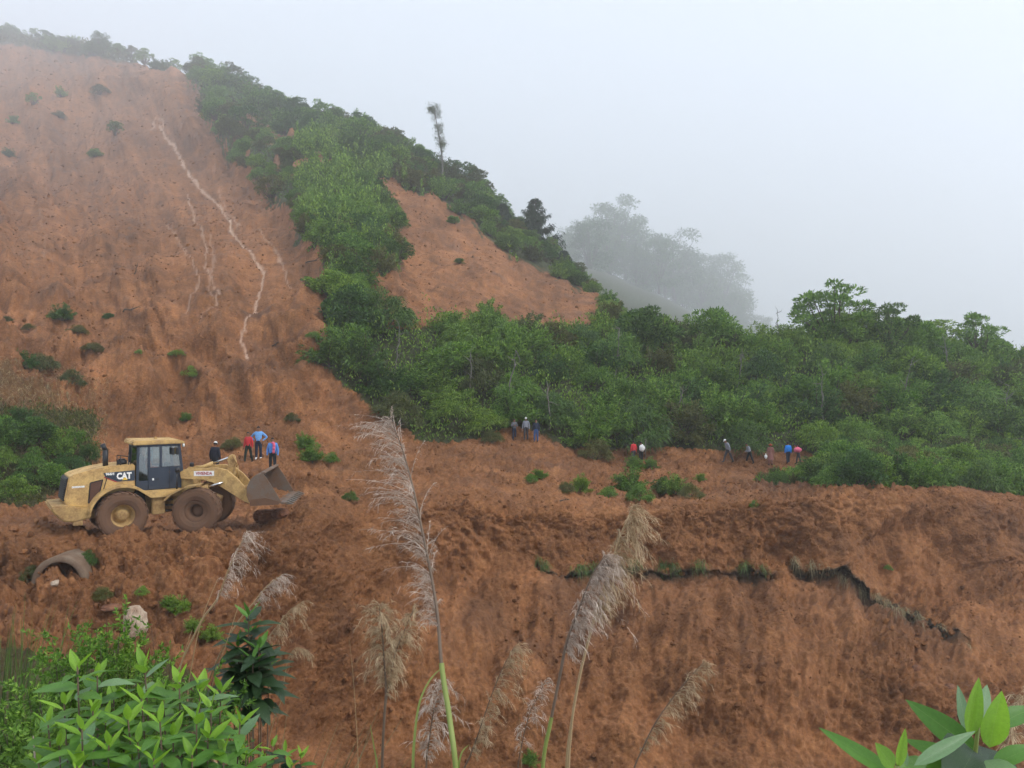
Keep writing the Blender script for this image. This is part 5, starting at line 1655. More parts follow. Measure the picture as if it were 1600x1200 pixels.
# ---- plants carried down by the slide or still rooted in it: (px, py, size, kind, material, label)
CAUGHT = [
 (842, 748, 0.42, 'shoot', 1, M_LEAF_C, "small pale green seedling on the debris left of the leafy tufts"),
 (828, 752, 0.30, 'plume', 0, M_LEAF_C, "lowest small green sprig left of the leafy tufts on the debris"),
 (905, 768, 0.62, 'shoot', 2, M_LEAF_C, "light green tuft at the middle of the debris bench"),
 (884, 768, 0.40, 'plume', 1, M_LEAF_D, "thin sprawling weed just left of the light green tuft"),
 (985, 768, 1.05, 'shoot', 0, M_LEAF_C, "tall light green bush standing on the debris bench below the walkers"),
 (1000, 782, 0.60, 'plume', 0, M_LEAF_C, "spreading pale weeds at the foot of the tall light green bush"),
 (950, 778, 0.45, 'plume', 1, M_LEAF_A, "flat green weeds left of the tall light green bush"),
 (1058, 772, 0.85, 'shoot', 3, M_LEAF_A, "uprooted green bush with a dark root ball on the debris bench"),
 (1038, 770, 0.62, 'dome', 2, M_LEAF_B, "dark twiggy clump left of the uprooted bush"),
 (1093, 752, 0.40, 'shoot', 1, M_LEAF_C, "small bright sprig right of the uprooted bush"),
 (1080, 776, 0.48, 'plume', 0, M_LEAF_D, "pale straggling weed at the foot of the uprooted bush"),
 (1182, 792, 0.32, 'plume', 1, M_LEAF_C, "tiny bright green plant alone on the bare bench edge"),
 (990, 731, 0.85, 'shoot', 3, M_LEAF_A, "rounded shrub hiding the legs of the walkers in red and white"),
 (1016, 732, 0.7, 'shoot', 2, M_LEAF_A, "shrub right of the one that hides the walkers' legs"),
 (930, 716, 1.3, 'plume', 0, M_LEAF_D, "olive feathery bush at the edge of the debris below the thicket"),
 (770, 690, 0.8, 'plume', 1, M_LEAF_D, "yellowish weed left of the three people under the thicket"),
 (478, 700, 0.85, 'shoot', 4, M_LEAF_C, "bright green bush on the slide right of the people near the loader"),
 (488, 722, 0.95, 'shoot', 0, M_LEAF_C, "lower and wider bright bush right of the bucket"),
 (518, 722, 0.55, 'plume', 0, M_LEAF_C, "low green weeds right of the bright bushes by the bucket"),
 (362, 702, 0.70, 'plume', 1, M_LEAF_D, "olive weed behind the person with the white cap"),
 (428, 742, 0.35, 'plume', 0, M_LEAF_D, "small weed at the feet of the person with the pink scarf"),
 (292, 658, 0.60, 'shoot', 1, M_LEAF_A, "small bush on the slide straight above the loader cab"),
 (295, 588, 0.70, 'plume', 0, M_LEAF_A, "flat bright patch of plants on the slide, lower of two"),
 (278, 556, 0.72, 'plume', 1, M_LEAF_A, "flat green patch of plants on the slide, upper of two"),
 (215, 552, 0.4, 'plume', 0, M_LEAF_A, "little green tuft left of the flat green patches"),
 (455, 658, 0.5, 'plume', 0, M_LEAF_D, "low weed on the slide above the bright bushes"),
 (165, 498, 0.50, 'dome', 4, M_LEAF_B, "small round bush on the open slide right of the dark left bush"),
 (98, 500, 1.25, 'shoot', 0, M_LEAF_B, "dark green bush at the head of the grassy strip on the left slope"),
 (120, 520, 0.9, 'plume', 0, M_LEAF_D, "shaggy grass just below the dark bush on the left slope"),
 (145, 548, 0.95, 'plume', 1, M_LEAF_D, "shaggy grass lower down the strip on the left slope"),
 (50, 515, 0.7, 'plume', 0, M_LEAF_D, "shaggy grass left of the dark bush on the left slope"),
 (8, 502, 0.6, 'plume', 1, M_LEAF_D, "tuft of grass at the left edge above the bank"),
 (35, 575, 1.0, 'shoot', 3, M_LEAF_B, "dark overhanging bush at the top of the left bank"),
 (65, 578, 1.0, 'plume', 1, M_LEAF_D, "shaggy overhanging grass on the lip of the left bank"),
 (105, 600, 0.8, 'plume', 0, M_LEAF_D, "straw coloured weeds on the lip of the left bank"),
 (485, 528, 0.8, 'plume', 1, M_LEAF_A, "weeds on the slide near the thicket's left corner"),
 (480, 448, 0.75, 'open', 1, M_LEAF_B, "dark tangle of fallen branches beside the spur"),
 (152, 246, 1.1, 'dome', 2, M_LEAF_A, "lone round bush on the upper slide"),
 (183, 212, 1.5, 'open', 0, M_LEAF_B, "small tree clinging to the upper slide, right of the others"),
 (56, 164, 1.3, 'open', 1, M_LEAF_A, "dark bush on the upper slide near the left edge"),
 (96, 152, 1.3, 'shoot', 4, M_LEAF_A, "misty bush at the top of the slide"),
 (92, 184, 1.3, 'plume', 0, M_LEAF_D, "grassy clump below the misty bush at the top of the slide"),
 (20, 194, 1.2, 'shoot', 1, M_LEAF_A, "dark clump at the left edge of the upper slide"),
 (12, 246, 1.2, 'shoot', 2, M_LEAF_B, "clump at the left edge lower on the upper slide"),
 (160, 148, 1.8, 'plume', 0, M_LEAF_D, "faint misty clump high on the slide"),
 (708, 350, 1.1, 'dome', 5, M_LEAF_A, "bush clinging to the smaller scar"),
 (715, 412, 0.8, 'dome', 3, M_LEAF_B, "dark scrub low on the smaller scar"),
 (1390, 890, 0.22, 'plume', 0, M_LEAF_C, "small green tuft on the broken slope above the long crack"),
 (545, 782, 0.4, 'plume', 1, M_LEAF_B, "dark tuft in the hollow right of the bucket"),
 (278, 955, 0.42, 'shoot', 0, M_LEAF_C, "bright green weed on the gully side right of the pale boulder"),
 (262, 948, 0.32, 'shoot', 2, M_LEAF_C, "smaller bright weed beside the one right of the pale boulder"),
 (222, 928, 0.22, 'plume', 0, M_LEAF_C, "small grassy sprout above the pale boulder"),
 (325, 1000, 0.42, 'shoot', 3, M_LEAF_C, "green sprigs in the gully behind the dry stems"),
 (300, 985, 0.36, 'shoot', 4, M_LEAF_A, "low sprigs in the gully left of the dry stems"),
 (135, 880, 0.40, 'plume', 1, M_LEAF_B, "dark hanging tuft at the right end of the culvert wall"),
 (45, 905, 0.42, 'plume', 0, M_LEAF_D, "pale green grass left of the culvert opening"),
 (160, 935, 0.35, 'plume', 1, M_LEAF_D, "straw coloured weeds below the culvert"),
 (825, 1195, 0.45, 'shoot', 1, M_LEAF_A, "green weed low on the slope at the bottom centre"),
]
for px, py, s, kind, i, mat, lab in CAUGHT:
    tm = (9.2, 13.0) if py < 560 else ((3.0, 7.2) if py > 800 else (6.4, 11.5))
    p = pick(px, py, *tm)
    if 820 < px < 1100 and 735 < py < 790: s *= 1.35
    shrub("weed" if kind == 'plume' else "bush", p + Vector((0, 0, -0.08 * s)), s * (0.75 if kind != 'plume' else 0.8) if py > 560 else s * 0.72 * max(1.0, p.y / 105.0), kind, i, mat, lab, "plant" if kind == 'plume' else "bush", None, 0.9 if (py > 560 or kind != 'plume') else 0.65)

# ---- dry grass hanging over the left bank
def stalks():
    rg = np.random.default_rng(31)
    spots = [(62, 575, 690), (70, 600, 640), (85, 565, 640), (95, 580, 660), (118, 580, 640), (100, 612, 660), (128, 600, 660), (122, 665, 690), (20, 560, 620)]
    for k, (px, y0, y1) in enumerate(spots):
        p = pick(px, y0, 8.6, 11)
        H = (y1 - y0) / F * p.y
        t = np.linspace(0, 1, 8)[:, None]
        lean = rg.uniform(0.1, 0.45)
        pts = np.array([0, 0, 0]) + np.array([lean, -0.5, 0.35]) * (t * 0.9) + np.array([0, 0, -1]) * (t ** 2) * (H + 0.3)
        parts = [tube(pts, np.linspace(0.016, 0.006, 8), 5)]
        n = 60
        kk = rg.uniform(0.0, 0.45, n)
        b = np.stack([np.interp(kk, t[:, 0], pts[:, q]) for q in range(3)], 1)
        parts.append(blades(rg, b, rg.normal(0, 0.5, (n, 3)) + np.array([0.2, -0.3, -0.6]), 0.22, 0.012, 0.5, 2))
        v, f = cat(parts)
        o = link("dry_stalk", np_mesh("dry_stalk", v, f), M_DRY, None, p)
        tag(o, "pale dry grass stalk drooping over the left bank", "grass", "dry stalks drooping over the left bank")
stalks()
def bank_grass():
    rg = np.random.default_rng(6)
    P = []
    for _ in range(4200):
        px = rg.uniform(-40, 170); py = rg.uniform(545, 720)
        if py < 556 + 0.1 * px or (px > 120 and py < 590): continue
        P.append(tuple(pick(px, py, 8.6, 11)))
    P = np.array(P); n = len(P)
    v, f = blades(rg, P, rg.normal(0, 0.4, (n, 3)) + np.array([0.1, -0.5, 0.5]), 0.55, 0.022, 1.0)
    tag(link("bank_grass", np_mesh("bank_grass", v, f), M_DRY), "dry grass matted over the left bank", None, None, "stuff")
bank_grass()
def fallen_branch(px, py, L, ang, seed, label, tm=(6.4, 12)):
    rg = np.random.default_rng(seed)
    p = pick(px, py, *tm)
    t = np.linspace(0, 1, 7)[:, None]
    a = np.array([math.cos(ang), -0.25, math.sin(ang)])
    pts = a * L * (t - 0.5) + rg.normal(0, 0.05 * L, (7, 3)) * np.array([1, 0.5, 0.6]) + np.array([0, -0.12, 0.10])
    parts = [tube(pts, np.linspace(0.05, 0.015, 7) * L ** 0.5, 6)]
    for _ in range(4):
        i = rg.integers(1, 6); e = pts[i] + unit(rg.normal(size=3)) * L * 0.25 + np.array([0, -0.05, 0.06])
        parts.append(tube([pts[i], (pts[i] + e) / 2, e], [0.02, 0.014, 0.006], 5))
    v, f = cat(parts)
    tag(link("fallen_branch", np_mesh("fallen_branch", v, f, True), M_BARK, None, p), label, "branch")
fallen_branch(215, 425, 1.6, 1.2, 1, "dark broken branch stuck in the middle of the slide")
fallen_branch(430, 540, 1.5, 0.5, 2, "dark broken branch below the foot of the water streak")
fallen_branch(490, 408, 2.2, 0.3, 3, "pale broken branch beside the spur")
fallen_branch(125, 418, 1.2, 0.2, 4, "short dark log high on the left part of the slide")
fallen_branch(640, 655, 1.6, -0.5, 5, "dead branch hanging at the corner of the thicket")
fallen_branch(205, 485, 1.8, 0.15, 6, "dark log lying across the slide left of the water streaks")
fallen_branch(880, 784, 0.7, 0.2, 7, "dark root lump lying on the bench edge")
# ------------------------------------------------------------------ foreground plants on the bank at the camera's feet
def at(px, py, d): return np.array([(px - 800) / F * d, d, (600 - py) / F * d])
def plume_mat(name, a, b, c):
    return leaf_mat(name, a, b, c, 0.35, 0.6, 0.0)
M_PLUME = plume_mat("plume_hair", (0.30, 0.22, 0.165), (0.52, 0.41, 0.33), (0.78, 0.66, 0.56))
M_PLUME2 = plume_mat("straw_plume_hair", (0.27, 0.18, 0.10), (0.47, 0.34, 0.20), (0.70, 0.55, 0.36))
def stem_mat():
    t = NT("grass_stem")
    v = t.coords()
    sep = t.node("ShaderNodeSeparateXYZ"); t.l.new(v, sep.inputs[0])
    n = t.noise(v, 14, 3, 0.6)
    c = t.mix(n, (0.10, 0.065, 0.05, 1), (0.20, 0.14, 0.09, 1))
    return t.base(c, 0.6, spec=0.3)
M_STEM_DRY = stem_mat()
M_STEM_GREEN = NT("green_stem").base((0.22, 0.26, 0.06, 1), 0.5)
M_STEM_TAN = NT("tan_stem").base((0.36, 0.24, 0.12, 1), 0.6)

def curve(pts, n):
    """smooth curve through control points"""
    pts = np.asarray(pts, float)
    t = np.linspace(0, len(pts) - 1, n)
    return pchip(np.arange(len(pts), dtype=float), pts, t)

def plume_grass(ctrl, d, t_plume, side, spread, nb, label, mat, group=None, lower=M_STEM_DRY, seed=1, rad=0.006, droop=0.6, joint=None, hair=1.0):
    """ctrl: photo pixels from tip to the lowest visible point of the stem at distance d; the stem goes on to the ground.
    t_plume: fraction (0..1 along ctrl) where the plume ends; side: which way the awns blow (-1 left, 1 right, 0 both)"""
    rg = np.random.default_rng(seed)
    dd = d if hasattr(d, '__len__') else (d, d)
    pts = [at(x, y, dd[0] + (dd[1] - dd[0]) * i / (len(ctrl) - 1)) for i, (x, y) in enumerate(ctrl)]
    last, prev = pts[-1], pts[-2]
    gx, gy = last[0] + (last[0] - prev[0]) * 0.8, last[1]
    g = np.array([gx, gy, ground(gx, gy) - 0.05])
    C = curve(pts + [g], 60)
    base = g.copy()
    tl = np.linspace(0, 1, 60)
    nv = (len(ctrl) - 1) / len(ctrl)                       # share of the curve that lies in ctrl
    tp = t_plume * nv
    e = empty("plume_grass", base)
    r = rad * (0.25 + 0.75 * np.clip(tl / max(tp, 0.05), 0, 1))
    jt = nv * joint if joint else 1.0
    k = max(2, int(jt * 59))
    v, f = tube((C - base)[:k + 1][::-1], r[:k + 1][::-1], 6)
    link("stem", np_mesh("stem", v, f, True), M_STEM_DRY if joint else lower, e)
    if joint:
        v, f = tube((C - base)[k:][::-1], r[k:][::-1] * 1.35, 7)
        link("green_stem", np_mesh("green_stem", v, f, True), M_STEM_GREEN, e)
    # side branchlets, each a spray of fine awns
    L = np.linalg.norm(np.diff(C, axis=0), axis=1).sum() * tp
    parts = []
    for i in range(nb):
        t = tp * (i + rg.uniform(0, 1)) / nb
        p = np.array([np.interp(t, tl, C[:, q]) for q in range(3)])
        p2 = np.array([np.interp(max(0, t - 0.02), tl, C[:, q]) for q in range(3)])
        up = unit(p2 - p) if t > 0.021 else unit(C[0] - C[3])
        x = t / tp
        ln = spread * (0.30 + 0.95 * math.sin(math.pi * min(1, x * 0.85 + 0.10))) * rg.uniform(0.2, 1.0) * (1.5 if rg.uniform() < 0.12 else 1.0)
        if side == 0: sd = rg.choice((-1, 1))
        else: sd = side if rg.uniform() < 0.88 else -side * 0.4
        out = np.array([sd * rg.uniform(0.15, 1.0), rg.normal(0, 0.6), rg.uniform(-0.35, 0.45)])
        dirn = unit(up * rg.uniform(0.5, 1.0) + out * 0.75)
        s = np.linspace(0, 1, 7)[:, None]
        ax = p + dirn * ln * s + np.array([sd * rg.uniform(0.0, 0.4), rg.normal(0, 0.2), -droop * rg.uniform(0.6, 1.9)]) * ln * s ** 2
        # branchlet axis as a fine ribbon
        w = np.linspace(0.0011, 0.0004, 7)[:, None]
        sv = unit(np.cross(dirn, np.array([0.1, 1, 0.1])))
        vv = np.stack([ax - sv * w, ax + sv * w], 1).reshape(-1, 3)
        ff = np.array([(2 * q, 2 * q + 1, 2 * q + 3, 2 * q + 2) for q in range(6)])
        parts.append((vv, ff))
        m = int(20 * hair)
        kk = rg.uniform(0.1, 1.0, m)
        b = np.stack([np.interp(kk, s[:, 0], ax[:, q]) for q in range(3)], 1)
        tg = unit(np.stack([np.interp(kk, s[:, 0], np.gradient(ax[:, q])) for q in range(3)], 1))
        dv = tg + rg.normal(0, 0.42, (m, 3))
        bv, bf = blades(rg, b, dv, min(0.030, ln * 0.5), 0.0011, 0.5, 2)
        parts.append((bv, bf))
    v, f = cat(parts)
    link("plume", np_mesh("plume", v - base, f), mat, e)
    tag(e, label, "grass", group)
    return e

plume_grass([(612, 658), (628, 700), (645, 760), (660, 830), (674, 900), (684, 965), (690, 1040), (702, 1120), (712, 1200)], (3.6, 3.1), 0.66, -1, 0.23, 165,
            "tallest feathery grass plume in front, leaning left over the slope", M_PLUME, None, M_STEM_DRY, 3, 0.0085, 0.30, 0.75, 1.3)
plume_grass([(592, 945), (597, 985), (600, 1030), (603, 1080), (600, 1130), (597, 1200)], 3.4, 0.62, 0, 0.12, 110,
            "shaggy pale plume below and left of the tallest one", M_PLUME2, None, M_STEM_DRY, 4, 0.006, 0.55, None, 1.3)
plume_grass([(650, 945), (632, 985), (618, 1020), (608, 1070), (602, 1110), (598, 1200)], 3.5, 0.6, 0, 0.09, 70,
            "second strand of the shaggy plume, bending right to the tall stem", M_PLUME2, None, M_STEM_DRY, 14, 0.004, 0.55, None, 1.2)
plume_grass([(988, 792), (972, 830), (955, 880), (940, 930), (925, 980), (905, 1060), (893, 1130), (885, 1200)], 3.5, 0.55, 1, 0.17, 150,
            "broad tan plume, taller of the crossing pair right of centre", M_PLUME2, None, M_STEM_TAN, 5, 0.0065, 0.75, None, 1.3)
plume_grass([(945, 868), (925, 900), (905, 950), (885, 1005), (874, 1060), (860, 1130), (848, 1200)], 3.4, 0.55, 1, 0.13, 130,
            "greyish plume crossing in front of the broad tan one", M_PLUME, None, M_STEM_DRY, 6, 0.0065, 0.7, 0.82, 1.3)
plume_grass([(690, 1062), (682, 1090), (676, 1120), (670, 1160), (666, 1200)], 3.3, 0.95, 0, 0.085, 80,
            "pale plume under the folded leaf at the bottom", M_PLUME, None, M_STEM_DRY, 7, 0.004, 0.6, None, 1.1)
plume_grass([(805, 1008), (785, 1045), (765, 1095), (748, 1145), (735, 1180), (722, 1215)], 3.8, 0.8, 1, 0.115, 90,
            "slanting plume at the bottom between the tall stem and the crossing pair", M_PLUME2, None, M_STEM_DRY, 8, 0.004, 0.6, None, 1.0)
plume_grass([(856, 1058), (842, 1085), (828, 1115), (816, 1160), (808, 1215)], 3.9, 0.85, 0, 0.07, 55,
            "thin faint plume left of the crossing pair's stems", M_PLUME, None, M_STEM_DRY, 9, 0.003, 0.5, None, 0.9)
plume_grass([(1100, 1034), (1078, 1058), (1050, 1092), (1024, 1130), (1004, 1170), (988, 1215)], 4.0, 0.85, 1, 0.10, 85,
            "thin slanting plume at the lower right, apart from the rest", M_PLUME2, None, M_STEM_DRY, 10, 0.004, 0.6, None, 1.0)
plume_grass([(386, 830), (372, 858), (355, 895), (340, 935), (318, 965), (300, 1000), (282, 1040), (262, 1110)], 5.2, 0.42, 1, 0.16, 80,
            "dry plume on a long tan stem beside the loader's front wheel", M_PLUME, None, M_STEM_TAN, 11, 0.007, 0.7, None, 0.9)
plume_grass([(440, 898), (418, 915), (398, 940), (370, 975), (345, 1020), (320, 1080), (300, 1150)], 5.2, 0.36, 1, 0.12, 55,
            "dry plume on a slanting tan stem right of the dark shrub's tip", M_PLUME, None, M_STEM_TAN, 12, 0.006, 0.7, None, 0.9)
plume_grass([(472, 940), (452, 955), (432, 980), (414, 1005), (395, 1040), (350, 1110), (330, 1170)], 5.4, 0.48, 1, 0.11, 60,
            "curling dry plume above the dark leafy shrub, on its right", M_PLUME2, None, M_STEM_TAN, 13, 0.006, 0.8, None, 0.9)
plume_grass([(478, 1015), (464, 1012), (452, 1025), (446, 1050), (440, 1090), (420, 1160)], 5.4, 0.45, 1, 0.07, 35,
            "small curled dry plume right of the dark leafy shrub", M_PLUME2, None, M_STEM_TAN, 15, 0.004, 0.9, None, 0.8)
plume_grass([(1612, 1070), (1595, 1100), (1582, 1135), (1572, 1170), (1565, 1210)], 2.6, 0.9, -1, 0.06, 70,
            "tan plume cut off by the right edge behind the big leaves", M_PLUME2, None, M_STEM_TAN, 16, 0.004, 0.5, None, 1.2)

# bare stems and bent blades
def bare(name, ctrl, d, r, mat, label, cat_, to_ground=True, blade=False):
    pts = [at(x, y, d) for x, y in ctrl]
    if to_ground:
        g = pts[-1] + (pts[-1] - pts[-2]) * 0.3
        pts.append(np.array([g[0], d, ground(g[0], d) - 0.03]))
    C = curve(pts, 28)
    base = C[-1].copy()
    if blade:
        w = np.linspace(0.0008, 1.0, 28) ** 0.6 * r
        tg = unit(np.gradient(C, axis=0)); sv = unit(np.cross(tg, np.array([0.35, 1.0, 0.15])))
        ridge = unit(np.cross(sv, tg)) * (w * 0.35)[:, None]
        a, b = C - sv * w[:, None], C + sv * w[:, None]
        v = np.stack([a, C + ridge, b], 1).reshape(-1, 3)
        f = np.array([q for k in range(27) for q in ((3 * k, 3 * k + 1, 3 * k + 4, 3 * k + 3), (3 * k + 1, 3 * k + 2, 3 * k + 5, 3 * k + 4))])
    else:
        v, f = tube(C, np.linspace(r * 0.35, r, 28), 6)
    o = link(name, np_mesh(name, v - base, f, True), mat, None, base)
    tag(o, label, cat_)
M_BLADE = NT("green_blade").base((0.26, 0.31, 0.075, 1), 0.5)
bare("green_grass", [(692, 1041), (672, 1062), (655, 1100), (648, 1150), (645, 1210)], 3.15, 0.0075, M_BLADE, "long green leaf folded over from the tall stem's joint", "grass", True, True)
bare("green_grass", [(733, 1163), (722, 1175), (716, 1200), (714, 1230)], 3.1, 0.007, M_BLADE, "short bent green blade at the foot of the tall stem", "grass", True, True)
bare("green_grass", [(578, 1130), (584, 1165), (590, 1210)], 3.2, 0.006, M_BLADE, "upright pale green blade left of the shaggy plume's stem", "grass", True, True)
bare("dry_cane", [(897, 1105), (892, 1150), (888, 1215)], 3.2, 0.008, M_STEM_TAN, "bare tan stem between the two crossing grasses at the bottom", "grass stem")
bare("dry_cane", [(546, 1000), (552, 1060), (556, 1120), (560, 1215)], 4.2, 0.003, M_STEM_TAN, "thin straw standing left of the shaggy plume", "grass stem")
bare("dry_cane", [(340, 905), (318, 960), (303, 1020), (292, 1110)], 4.9, 0.005, M_STEM_TAN, "tan cane crossing behind the leafy shrub, second from left", "grass stem")
bare("dry_cane", [(372, 948), (352, 1010), (332, 1070), (316, 1130)], 4.9, 0.006, M_STEM_TAN, "tan cane leaning right beside the dark leafy shrub", "grass stem")
bare("dry_cane", [(300, 985), (285, 1030), (276, 1075), (268, 1120)], 4.8, 0.006, M_STEM_TAN, "leftmost tan cane behind the leafy shrub", "grass stem")
bare("dry_cane", [(812, 1120), (813, 1160), (815, 1215)], 3.6, 0.0022, M_STEM_TAN, "hair thin straw by the faint plume", "grass stem")
bare("dead_twig", [(52, 1150), (54, 1175), (56, 1215)], 3.0, 0.006, M_PLUME, "pale dead twig at the bottom left corner", "twig")
bare("dead_twig", [(303, 1160), (325, 1178), (340, 1205)], 2.8, 0.010, M_STEM_TAN, "forked dead twig under the leafy shrub", "twig")

# ---- broad lance-shaped leaves, modelled one by one
def lance_leaf(L, W, curl, fold, seg=9):
    """leaf along +y, face up +z, pointed, with a sunken midrib"""
    v, f = [], []
    for k in range(seg + 1):
        t = k / seg
        w = W * 0.5 * (math.sin(math.pi * min(1, t ** 0.8)) ** 0.85) * (1 - 0.15 * t) + 0.0008
        y = L * t; z = -curl * L * t * t
        wav = 0.06 * w * math.sin(t * 14)
        v += [(-w, y, z + fold * w + wav), (-w * 0.5, y, z + fold * w * 0.62), (0, y, z), (w * 0.5, y, z + fold * w * 0.62), (w, y, z + fold * w - wav)]
    for k in range(seg):
        for j in range(4):
            a = 5 * k + j
            f.append((a, a + 1, a + 6, a + 5))
    return np.array(v), np.array(f)
def broad_mat(name, col, vein, trans=0.3):
    t = NT(name)
    v = t.coords()
    sep = t.node("ShaderNodeSeparateXYZ"); t.l.new(v, sep.inputs[0])
    mid = t.math('LESS_THAN', t.math('ABSOLUTE', sep.outputs[0]), 0.0016)
    n = t.noise(v, 22, 4, 0.6)
    oi = t.node("ShaderNodeObjectInfo")
    c = t.mix(n, tuple(x * 0.75 for x in col) + (1,), tuple(x * 1.2 for x in col) + (1,))
    c = t.mix(1.0, c, t.ramp(oi.outputs["Random"], [(0, (0.75, 0.8, 0.8)), (1, (1.2, 1.15, 1.1))]), 'MULTIPLY')
    c = t.mix(mid, c, (*vein, 1))
    spots = t.ramp(t.noise(v, 60, 3, 0.6), [(0.66, (0, 0, 0)), (0.72, (0.8, 0.8, 0.8))])
    c = t.mix(spots, c, (0.16, 0.10, 0.04, 1))
    wv = t.node("ShaderNodeTexWave"); wv.wave_type = 'BANDS'; wv.bands_direction = 'Y'
    t.l.new(v, wv.inputs[0]); wv.inputs["Scale"].default_value = 28; wv.inputs["Distortion"].default_value = 2.0
    t.base(c, 0.42, t.bump(wv.outputs["Fac"], 0.15, 0.003), spec=0.4)
    tr = t.node("ShaderNodeBsdfTranslucent"); t.l.new(c, tr.inputs[0])
    mx = t.node("ShaderNodeMixShader"); mx.inputs[0].default_value = trans
    t.l.new(t.bsdf.outputs[0], mx.inputs[1]); t.l.new(tr.outputs[0], mx.inputs[2]); t.l.new(mx.outputs[0], t.out.inputs[0])
    return t.m
M_BROAD = broad_mat("broad_leaf", (0.10, 0.23, 0.034), (0.18, 0.29, 0.08))
M_BROAD_YOUNG = broad_mat("young_leaf", (0.22, 0.40, 0.035), (0.27, 0.40, 0.08), 0.4)
M_BROAD_DARK = broad_mat("dark_broad_leaf", (0.028, 0.06, 0.022), (0.06, 0.10, 0.04), 0.2)
M_BROAD_PALE = broad_mat("pale_underside_leaf", (0.16, 0.27, 0.12), (0.24, 0.33, 0.18), 0.25)
LEAFMESH = {}
def leafmesh(kind, mat):
    k = (kind, mat.name)
    if k not in LEAFMESH:
        spec = {'big': (1, 0.40, 0.22, 0.25), 'flat': (1, 0.34, 0.10, 0.18), 'young': (1, 0.36, -0.08, 0.40), 'droop': (1, 0.40, 0.45, 0.2)}[kind]
        v, f = lance_leaf(*spec)
        me = np_mesh("leaf_" + kind, v, f, True); me.materials.append(mat)
        LEAFMESH[k] = me
    return LEAFMESH[k]
def put_leaf(parent, base, direction, L, kind, mat, roll=0.0, wide=1.0, up=(0, 0, 1)):
    d = Vector(direction).normalized()
    x = d.cross(Vector(up))
    if x.length < 0.05: x = Vector((1, 0, 0))
    x.normalize(); z = x.cross(d)
    m = Matrix((x, d, z)).transposed().to_4x4()
    m = Matrix.Translation(Vector(base)) @ m @ Matrix.Rotation(roll, 4, 'Y') @ Matrix.Diagonal((L * wide, L, L, 1))
    o = link("leaf", leafmesh(kind, mat), None, parent)
    o.matrix_basis = m
    return o

def leafy_shoots(name, tips, d, leafL, label, cat_, mats, per=11, stemr=0.006, step=0.032, seed=1, name_stem="stem"):
    rg = random.Random(seed)
    pts = [Vector(at(x, y, d + dz)) for x, y, dz in tips]
    cx = sum(p.x for p in pts) / len(pts); cy = sum(p.y for p in pts) / len(pts) + 0.15
    base = Vector((cx, cy, ground(cx, cy) - 0.05))
    e = empty(name, base)
    for p in pts:
        l = p - base
        m = Vector((l.x * 0.75, l.y * 0.75, l.z * 0.45))
        t = np.linspace(0, 1, 10)[:, None]
        C = (1 - t) ** 2 * 0 + 2 * t * (1 - t) * np.array(m) + t ** 2 * np.array(l)
        v, f = tube(C, np.linspace(stemr, stemr * 0.45, 10), 6)
        link(name_stem, np_mesh("shoot_stem", v, f, True), M_STEM_DRY, e)
        ax = (l - Vector(C[-3])).normalized()
        a = rg.uniform(0, 6.28)
        for k in range(per):
            u = k / (per - 1)
            q = l - ax * (step * 0.30 * k ** 1.35)
            a += 2.4
            side = Vector((math.cos(a), math.sin(a), 0))
            elev = 1.15 - 1.30 * u ** 0.45 + rg.uniform(-0.15, 0.15)
            dr = side * math.cos(elev) + Vector((0, 0, 1)) * math.sin(elev)
            young = k < 3
            L = leafL * (0.68 + 0.55 * min(1, u * 3.2)) * rg.uniform(0.85, 1.15)
            put_leaf(e, q, dr, L, 'young' if young else rg.choice(('big', 'flat', 'droop')), mats[0] if young else (mats[1] if rg.random() < 0.85 else mats[2]), rg.uniform(-0.25, 0.25), 1.0 if young else rg.uniform(0.95, 1.2))
    tag(e, label, cat_)
    return e
MM = (M_BROAD_YOUNG, M_BROAD, M_BROAD_PALE)
leafy_shoots("leafy_shrub", [(121, 1040, 0), (152, 1056, .15), (128, 1140, -.15), (145, 1108, 0), (92, 1165, 0.1), (170, 1165, -.1), (60, 1190, .2), (100, 1100, .2), (178, 1090, .25), (120, 1195, -.2), (165, 1130, .1), (75, 1130, .3)], 2.75, 0.108,
             "light green leafy shrub at the bottom left, left clump of two", "shrub", MM, 13, seed=3)
leafy_shoots("leafy_shrub", [(226, 1042, .25), (221, 1092, .1), (200, 1125, 0), (250, 1128, -.1), (280, 1066, .2), (312, 1074, .25), (330, 1104, .1), (307, 1122, 0), (375, 1130, .15), (240, 1185, -.2), (300, 1180, -.1), (350, 1175, 0), (255, 1085, .3), (345, 1080, .3),
             (270, 1150, 0), (325, 1150, 0), (215, 1160, -.1), (385, 1180, .1), (200, 1195, 0)], 2.75, 0.106,
             "light green leafy shrub at the bottom left, right clump of two", "shrub", MM, 12, seed=5)
leafy_shoots("dark_shrub", [(388, 962, 0), (392, 990, .1), (372, 1010, 0), (405, 1012, -.1), (420, 1030, .1), (362, 1040, 0), (385, 1048, -.1), (408, 1050, .2), (395, 1030, -.15)], 5.0, 0.165, "dark glossy leafed shrub between the dry canes", "shrub",
             (M_BROAD, M_BROAD_DARK, M_BROAD_DARK), 16, 0.008, 0.022, seed=7)
leafy_shoots("low_plant", [(425, 1165, 0), (445, 1175, .1), (470, 1180, .1), (410, 1190, -.1), (455, 1195, 0)], 4.2, 0.085, "low dark leafed plant at the bottom, right of the light green shrubs", "plant", (M_BROAD_YOUNG, M_BROAD_DARK, M_BROAD), 10, 0.004, 0.03, seed=9)

